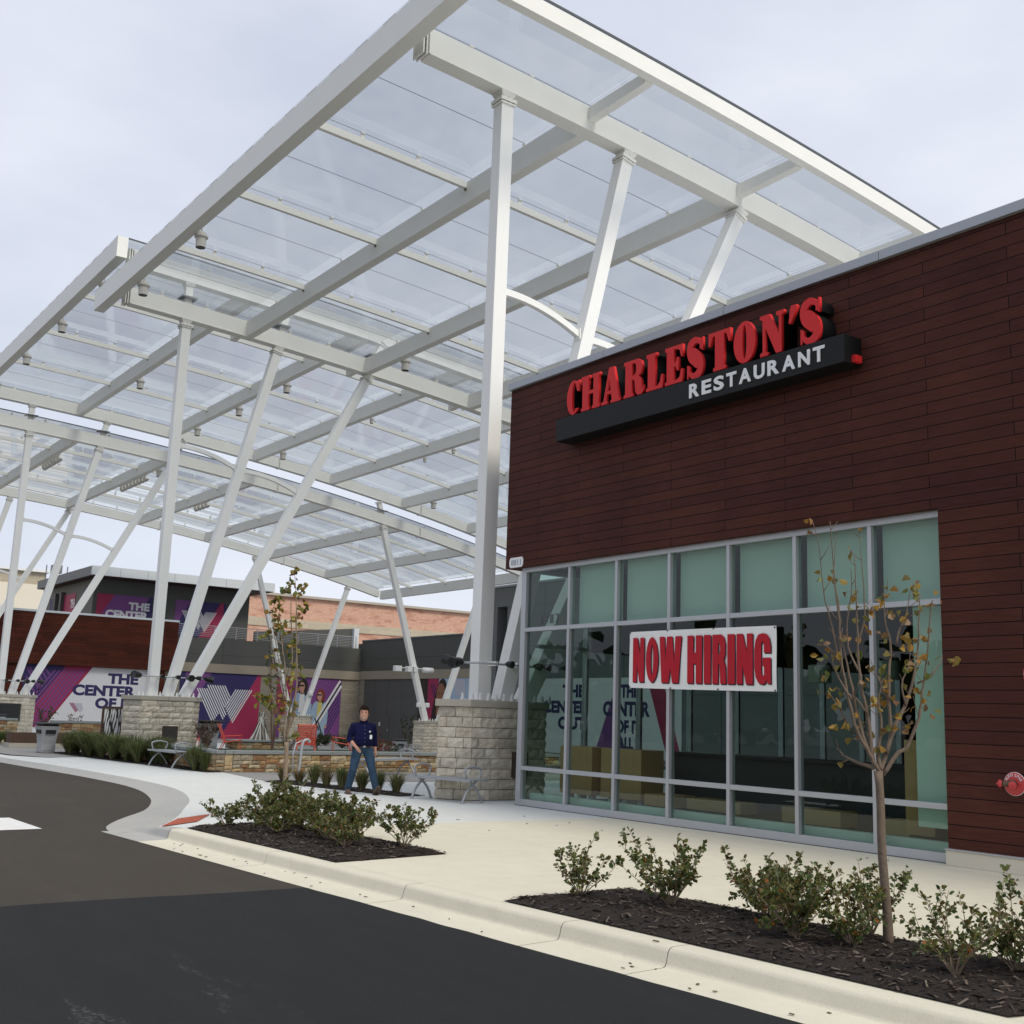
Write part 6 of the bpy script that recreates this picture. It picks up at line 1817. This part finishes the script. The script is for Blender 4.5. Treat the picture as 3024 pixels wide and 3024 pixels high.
for k, (loc, h, sp, mat, lb) in enumerate([((-31.8, 15.6, gz(0, 15.6)), .75, .75, 'red_leaf', 'bright red flowers left of the far bin'), ((-32.6, 16.6, gz(0, 16.6)), .7, .6, 'hedge_leaf', 'green bush among the red flowers by the far bin'), ((-30.7, 14.6, gz(0, 14.6)), .8, .5, 'red_leaf', 'clump of red flowers just right of the man'),
    ((-18.4, 6.3, .36), .42, .5, 'hedge_leaf', 'low green bush behind the slatted chairs'), ((-19.3, 5.7, .36), .40, .5, 'hedge_leaf', 'low green bush right of the fire pit'), ((-20.9, 6.9, .36), .40, .45, 'hedge_leaf', 'low green bush behind the side-on red chair')]):
    sapling(lb, loc, h, sp, 9, mat, 520, .07, 130 + k, low=.1, grp='flowers and bushes in the courtyard', name='courtyard_bush', cat='bush', r=.01)
# dark belt of trees across the street, behind the photographer: it shows as the dark band mirrored in the shopfront
rs = random.Random(77)
mb = MB()
for k in range(95):
    cx, cy, h = rs.uniform(-170, 60), rs.uniform(-78, -66), rs.uniform(6, 11)
    for _ in range(60):
        d = Vector((rs.gauss(0, 1), rs.gauss(0, 1), rs.gauss(0, .8)))
        leaf(mb, Vector((cx, cy, h * .5)) + d * h * .28, rvec(), rvec(), 2.4, 1.9, .2, rs.random())
struct(mb.build('far_trees', 'hedge_leaf'), 'stuff')

# ================================================================ the man
def ring_tube(mb, rings, n=20):
    """loft of ellipses: (centre, rx along x, ry along y) with rounded ends"""
    vs = []
    for c, rx, ry in rings:
        for k in range(n):
            a = 2 * math.pi * k / n
            vs.append((c[0] + rx * math.cos(a), c[1] + ry * math.sin(a), c[2]))
    fs = []
    for i in range(len(rings) - 1):
        for k in range(n):
            k2 = (k + 1) % n
            fs.append((i * n + k, i * n + k2, (i + 1) * n + k2, (i + 1) * n + k))
    fs.append(tuple(range(n - 1, -1, -1))); fs.append(tuple(range((len(rings) - 1) * n, len(rings) * n)))
    mb.add(vs, fs)
def capsule(mb, pts, rs_, n=12):
    """tapered limb through the points with round ends"""
    P = [Vector(p) for p in pts]
    d0 = (P[0] - P[1]).normalized(); d1 = (P[-1] - P[-2]).normalized()
    Q = [P[0] + d0 * rs_[0] * s for s in (.97, .75, .4)] + P + [P[-1] + d1 * rs_[-1] * s for s in (.4, .75, .97)]
    q = [rs_[0] * k for k in (.25, .66, .92)] + list(rs_) + [rs_[-1] * k for k in (.92, .66, .25)]
    mb.tube(Q, q, n)
def remesh(name, mb, mat, parent, vox, smooth=4):
    """all the overlapping limbs become one continuous skin"""
    me = bpy.data.meshes.new('tmp'); me.from_pydata(mb.v, [], mb.f)
    bm = bmesh.new(); bm.from_mesh(me); bmesh.ops.recalc_face_normals(bm, faces=bm.faces); bm.to_mesh(me); bm.free()
    ob = bpy.data.objects.new('tmp', me); col.objects.link(ob)
    m1 = ob.modifiers.new('r', 'REMESH'); m1.mode = 'VOXEL'; m1.voxel_size = vox
    if smooth:
        m2 = ob.modifiers.new('s', 'SMOOTH'); m2.iterations = smooth; m2.factor = .5
    dg = bpy.context.evaluated_depsgraph_get()
    out = bpy.data.meshes.new_from_object(ob.evaluated_get(dg))
    bpy.data.objects.remove(ob); bpy.data.meshes.remove(me)
    for p in out.polygons: p.use_smooth = True
    out.materials.clear(); out.materials.append(M[mat])
    return link(name, out, parent)
PM = thing('person', 'man in a navy shirt and jeans walking past with a cigarette in his mouth', 'person', (-2.42, -1.66, 0), R(-17))
V3 = lambda *a: Vector(a)
hipR, knR, anR = V3(-.01, -.105, .90), V3(.05, -.18, .49), V3(-.12, -.235, .10)
hipL, knL, anL = V3(.01, .105, .90), V3(.15, .185, .49), V3(.19, .275, .125)
shR, elR, wrR = V3(-.03, -.205, 1.36), V3(-.08, -.27, 1.09), V3(.14, -.17, .94)
shL, elL, wrL = V3(-.03, .20, 1.36), V3(-.12, .255, 1.10), V3(-.05, .275, .86)
fy = R(-14)
fd = V3(math.cos(fy), math.sin(fy), 0); fs = V3(-math.sin(fy), math.cos(fy), 0); up = V3(0, 0, 1)
hc = V3(.025, -.012, 1.60); HK = 1.12
mb = MB()
ring_tube(mb, [((0, 0, .90), .09, .13), ((.02, 0, 1.05), .10, .14), ((.0, 0, 1.25), .10, .15), ((-.015, 0, 1.38), .07, .14), ((-.01, 0, 1.43), .055, .07)])
capsule(mb, [(-.015, 0, 1.40), (.005, -.005, 1.50), (.012, -.008, 1.56)], [.066, .062, .066], 16)
hd = []
for z, rf, rb, rl, cx in ((-.135, .020, .03, .022, .045), (-.122, .050, .045, .044, .03), (-.10, .070, .062, .058, .02), (-.065, .084, .078, .068, .01), (-.02, .092, .094, .075, 0), (.03, .094, .105, .079, -.004), (.075, .086, .10, .074, -.008), (.11, .062, .075, .055, -.01), (.132, .026, .03, .024, -.012)):
    hd.append((z * HK, rf * HK, rb * HK, rl * HK, cx * HK))
vs = []; n = 24
for z, rf, rb, rl, cx in hd:
    for k in range(n):
        a = 2 * math.pi * k / n; c, s = math.cos(a), math.sin(a)
        p = hc + fd * ((rf if c > 0 else rb) * c + cx) + fs * rl * s + up * z
        vs.append(p)
mb.add(vs, [(i * n + k, i * n + (k + 1) % n, (i + 1) * n + (k + 1) % n, (i + 1) * n + k) for i in range(len(hd) - 1) for k in range(n)] + [tuple(range(n - 1, -1, -1)), tuple(range((len(hd) - 1) * n, len(hd) * n))])
# nose, brow, ears
capsule(mb, [hc + fd * 0.0986 + up * 0.0246, hc + fd * 0.1098 + up * -0.0056, hc + fd * 0.1210 - up * 0.0336], [.009, .011, .015], 8)
capsule(mb, [hc + fd * 0.0930 - fs * 0.0448 + up * 0.0392, hc + fd * 0.1008 + up * 0.0370, hc + fd * 0.0930 + fs * 0.0448 + up * 0.0392], [.009, .010, .009], 8)
capsule(mb, [hc + fd * 0.0918 - fs * 0.0269 - up * 0.0739, hc + fd * 0.0986 - up * 0.0717, hc + fd * 0.0918 + fs * 0.0269 - up * 0.0739], [.007, .010, .007], 8)
for s in (-1, 1): capsule(mb, [hc + fs * 0.0874 * s - fd * 0.0134 + up * 0.0246, hc + fs * 0.0941 * s - fd * 0.0179, hc + fs * 0.0851 * s - fd * 0.0090 - up * 0.0336], [.012, .015, .010], 8)
for sh, el, wr, sg in ((shR, elR, wrR, -1), (shL, elL, wrL, 1)):
    capsule(mb, [V3(0, .09 * sg, 1.36), sh, sh.lerp(el, .5), el], [.05, .05, .045, .043])
    capsule(mb, [el, el.lerp(wr, .3), el.lerp(wr, .7), wr], [.043, .045, .036, .029])
    d = (wr - el).normalized(); side = V3(0, 1, 0); side = (side - d * side.dot(d)).normalized(); u2 = d.cross(side)
    pal = wr + d * .05
    capsule(mb, [wr, pal - u2 * .016, pal + d * .03 - u2 * .02], [.026, .024, .018]); capsule(mb, [wr, pal + u2 * .016, pal + d * .03 + u2 * .022], [.026, .024, .018])
    curl = (V3(.25, -.7 * sg, -.55)).normalized()
    for o2, l in ((-.032, .066), (-.011, .076), (.011, .072), (.031, .058)):
        b0 = pal + u2 * o2 + d * .036
        p1 = b0 + (d + curl * .25).normalized() * l * .5; p2 = p1 + (d * .45 + curl * .75).normalized() * l * .45; p3 = p2 + (curl - d * .15).normalized() * l * .32
        capsule(mb, [b0, p1, p2, p3], [.0100, .0092, .0085, .0075], 8)
    t0 = wr + d * .03 - u2 * .03
    capsule(mb, [t0, t0 + d * .035 - u2 * .018 + curl * .012, t0 + d * .062 - u2 * .010 + curl * .026], [.013, .0105, .009], 8)
for hp, kn, an in ((hipR, knR, anR), (hipL, knL, anL)):
    capsule(mb, [hp, hp.lerp(kn, .5), kn], [.075, .065, .05]); capsule(mb, [kn, kn.lerp(an, .4), an], [.05, .05, .036])
    capsule(mb, [an - up * .03, an + V3(.12, 0, -.05 if an is anR else .02)], [.034, .03])
body = remesh('body', mb, 'skin', PM, .0065, 3)
# shirt: trunk, shoulders and rolled sleeves in one cloth
mb = MB()
ring_tube(mb, [((.012, 0, .935), .135, .178), ((.025, 0, .99), .158, .196), ((.035, 0, 1.07), .168, .20), ((.025, 0, 1.17), .155, .198), ((.008, 0, 1.27), .142, .202), ((-.012, 0, 1.33), .125, .20), ((-.02, 0, 1.385), .095, .145), ((-.014, 0, 1.43), .078, .09), ((-.004, 0, 1.465), .07, .074)], 28)
for sh, el, wr, sg in ((shR, elR, wrR, -1), (shL, elL, wrL, 1)):
    cf = el.lerp(wr, .28 if sg < 0 else .50)
    capsule(mb, [V3(-.015, .11 * sg, 1.345), sh + V3(0, 0, -.016), sh.lerp(el, .45), el], [.082, .078, .070, .062], 16)
    capsule(mb, [el, cf - (cf - el).normalized() * .03], [.064, .058], 16)
    dd = (cf - el).normalized()
    capsule(mb, [cf - dd * .035, cf], [.062, .060], 16)
# soft folds across belly and sleeves
rs = random.Random(4)
for z, y0, y1, x in ((1.02, -.12, .14, .19), (1.10, -.15, .02, .195), (1.20, .0, .16, .165), (.965, -.1, .1, .165)):
    capsule(mb, [(x - .03, y0, z - .02), (x - .012, (y0 + y1) / 2, z), (x - .03, y1, z + .03)], [.012, .016, .012], 8)
for sh, el in ((shR, elR), (shL, elL)):
    for q in (.55, .72, .9):
        p = sh.lerp(el, q); capsule(mb, [p + V3(.05, -.03, .01), p + V3(.062, .0, -.012), p + V3(.04, .04, .01)], [.010, .012, .010], 8)
shirt = remesh('shirt', mb, 'shirt_navy', PM, .009, 4)
mb = MB()
ring_tube(mb, [((.0, 0, .80), .10, .15), ((.0, 0, .86), .135, .178), ((.006, 0, .92), .142, .182), ((.012, 0, .955), .138, .178)], 28)
for hp, kn, an, sg in ((hipR, knR, anR, -1), (hipL, knL, anL, 1)):
    capsule(mb, [hp + V3(0, 0, -.03), hp.lerp(kn, .45), kn], [.108, .098, .078], 16)
    e = an + (kn - an).normalized() * .0
    capsule(mb, [kn, kn.lerp(an, .4), an + (kn - an) * .06], [.078, .076, .070], 16)
    for q in (.80, .88, .95):
        p = kn.lerp(an, q); capsule(mb, [p + V3(.05, -.05, .008), p + V3(.075, 0, -.01), p + V3(.045, .055, .01)], [.012, .015, .012], 8)
    for q in (.86, 1.0):
        p = hp.lerp(kn, q); capsule(mb, [p + V3(.05, -.06, .0), p + V3(.078, 0, -.012), p + V3(.05, .05, .015)], [.012, .014, .012], 8)
remesh('jeans', mb, 'denim', PM, .009, 4)
for an, rise in ((anR, 0), (anL, 1)):
    mb = MB(); yo = .01 if rise else -.01
    h0, t0 = (.062, .045) if not rise else (.052, .16)
    capsule(mb, [(an.x - .05, an.y, h0), (an.x + .04, an.y, h0 + (.0 if not rise else .035)), (an.x + .13, an.y + yo, t0 - .005 if not rise else t0 - .03), (an.x + .19, an.y + yo * 1.5, t0 - .01 if not rise else t0)], [.046, .05, .047, .038], 14)
    capsule(mb, [(an.x - .01, an.y, an.z + .05), (an.x - .01, an.y, .07)], [.052, .056], 14)
    bo_ = remesh('boot', mb, 'boot', PM, .008, 3)
    sz = lambda x: .002 if not rise else max(.002, (x - an.x) * .52)
    pr_ = [(an.x - .10, sz(an.x - .10)), (an.x + .0, sz(an.x)), (an.x + .12, sz(an.x + .12)), (an.x + .235, sz(an.x + .235))]
    MB().prism(pr_ + [(x, z + .022) for x, z in pr_[::-1]], an.y - .05, an.y + .06, lambda u, v, w_: (u, w_, v)).build('sole', 'belt', bo_, bevel=.006)
MB().lathe([(.001, -.02), (1, -.02), (1, .02), (.001, .02)], 28).build('belt', 'belt', PM)
bl = bpy.data.objects[-1] if False else [o for o in kids(PM) if o.name.startswith('belt')][0]
for v in bl.data.vertices: v.co = (v.co.x * .146 + .010, v.co.y * .187, v.co.z + .945)
MB().box(.150, .164, -.024, .024, .928, .962).build('buckle', 'bench_metal', PM)
MB().box(-.06, .05, -.215, -.175, .86, .96).build('phone_pouch', 'lamp_black', PM, bevel=.012)
for s in (-1, 1):
    p = hc + fd * 0.0874 + fs * 0.0370 * s + up * 0.0134
    MB().lathe([(.001, -.008), (.008, -.005), (.010, 0), (.008, .005), (.001, .008)], 10, p).build('eye', 'lamp_black', body)
    q = hc + fd * 0.1053 + fs * 0.0403 * s + up * 0.0414
    MB().bar(q - fs * 0.0213, q + fs * 0.0213, .007, .008).build('eyebrow', 'hair', body)
mc = hc + fd * 0.1030 - up * 0.0762
MB().tube([mc - fs * 0.0269 - fd * 0.0056, mc, mc + fs * 0.0269 - fd * 0.0056], [.003, .006, .003], 8).build('mouth', 'lip', body, smooth=True)
mb = MB(); ring_tube(mb, [((0, 0, -.126), .03, .02), ((0, 0, -.115), .052, .046), ((0, 0, -.095), .068, .06), ((0, 0, -.082), .072, .062)], 18)
mb.v = [tuple(hc + (fd * (x + .026) + fs * y + up * z) * HK) for x, y, z in mb.v]
mb.build('stubbly_chin', 'stubble', body, smooth=True)
# short dark hair with an uneven edge
rs = random.Random(2)
rows = []
for j in range(10):
    row = []
    for i in range(37):
        th = 2 * math.pi * i / 36; k = math.cos(th)
        low = -.055 if k < -.2 else (-.03 if abs(math.sin(th)) > .75 and k < .45 else .062)
        z = .148 + (low - .148) * j / 9
        s = min(1, math.sqrt(max(0, 1 - ((z - .02) / .135) ** 2))) if z > .02 else 1 - .12 * ((.02 - z) / .08)
        r_ = 1.0 + rs.uniform(-.03, .05)
        row.append(tuple(hc + (fd * ((.102 if k > 0 else .114) * k * s * r_ - .006) + fs * (.091 * math.sin(th) * s * r_) + up * (z + .006 + rs.uniform(-.003, .003))) * HK))
    rows.append(row)
hb = MB(); hb.grid(rows); hb.build('hair', 'hair', PM, smooth=True)
MB().tube([mc + fd * .002, mc + fd * .08 - up * .015], .0065, 8).build('cigarette', 'paper_white', PM)
for z in (1.36, 1.28, 1.20, 1.12, 1.04, .97):
    hit = max((v.co.x for v in shirt.data.vertices if abs(v.co.y + .005) < .02 and abs(v.co.z - z) < .012), default=.15)
    MB().lathe([(.006, -.004), (.005, .003)], 8, (hit, -.005, z), (1, 0, 0)).build('button', 'cap_metal', shirt)
for s in (-1, 1): MB().prism([(.004 * s, 1.425), (.05 * s, 1.405), (.075 * s, 1.46), (.02 * s, 1.485)], .045, .085, lambda u, v, w_: (w_ - abs(u) * .35, u, v)).build('collar', 'shirt_navy', shirt, bevel=.004)
bx_ = max((v.co.x for v in shirt.data.vertices if abs(v.co.y - .12) < .02 and abs(v.co.z - 1.16) < .02), default=.14)
MB().box(bx_ + .002, bx_ + .012, .098, .145, 1.10, 1.18).build('badge', 'paper_white', shirt)
MB().lathe([(.018, 0), (.016, .008)], 12, (bx_ - .004, .10, 1.245), (1, -.1, 0)).build('badge_reel', 'paper_white', shirt)
MB().tube([(bx_ + .004, .103, 1.24), (bx_ + .006, .12, 1.18)], .004, 5).build('badge_cord', 'lamp_black', shirt)
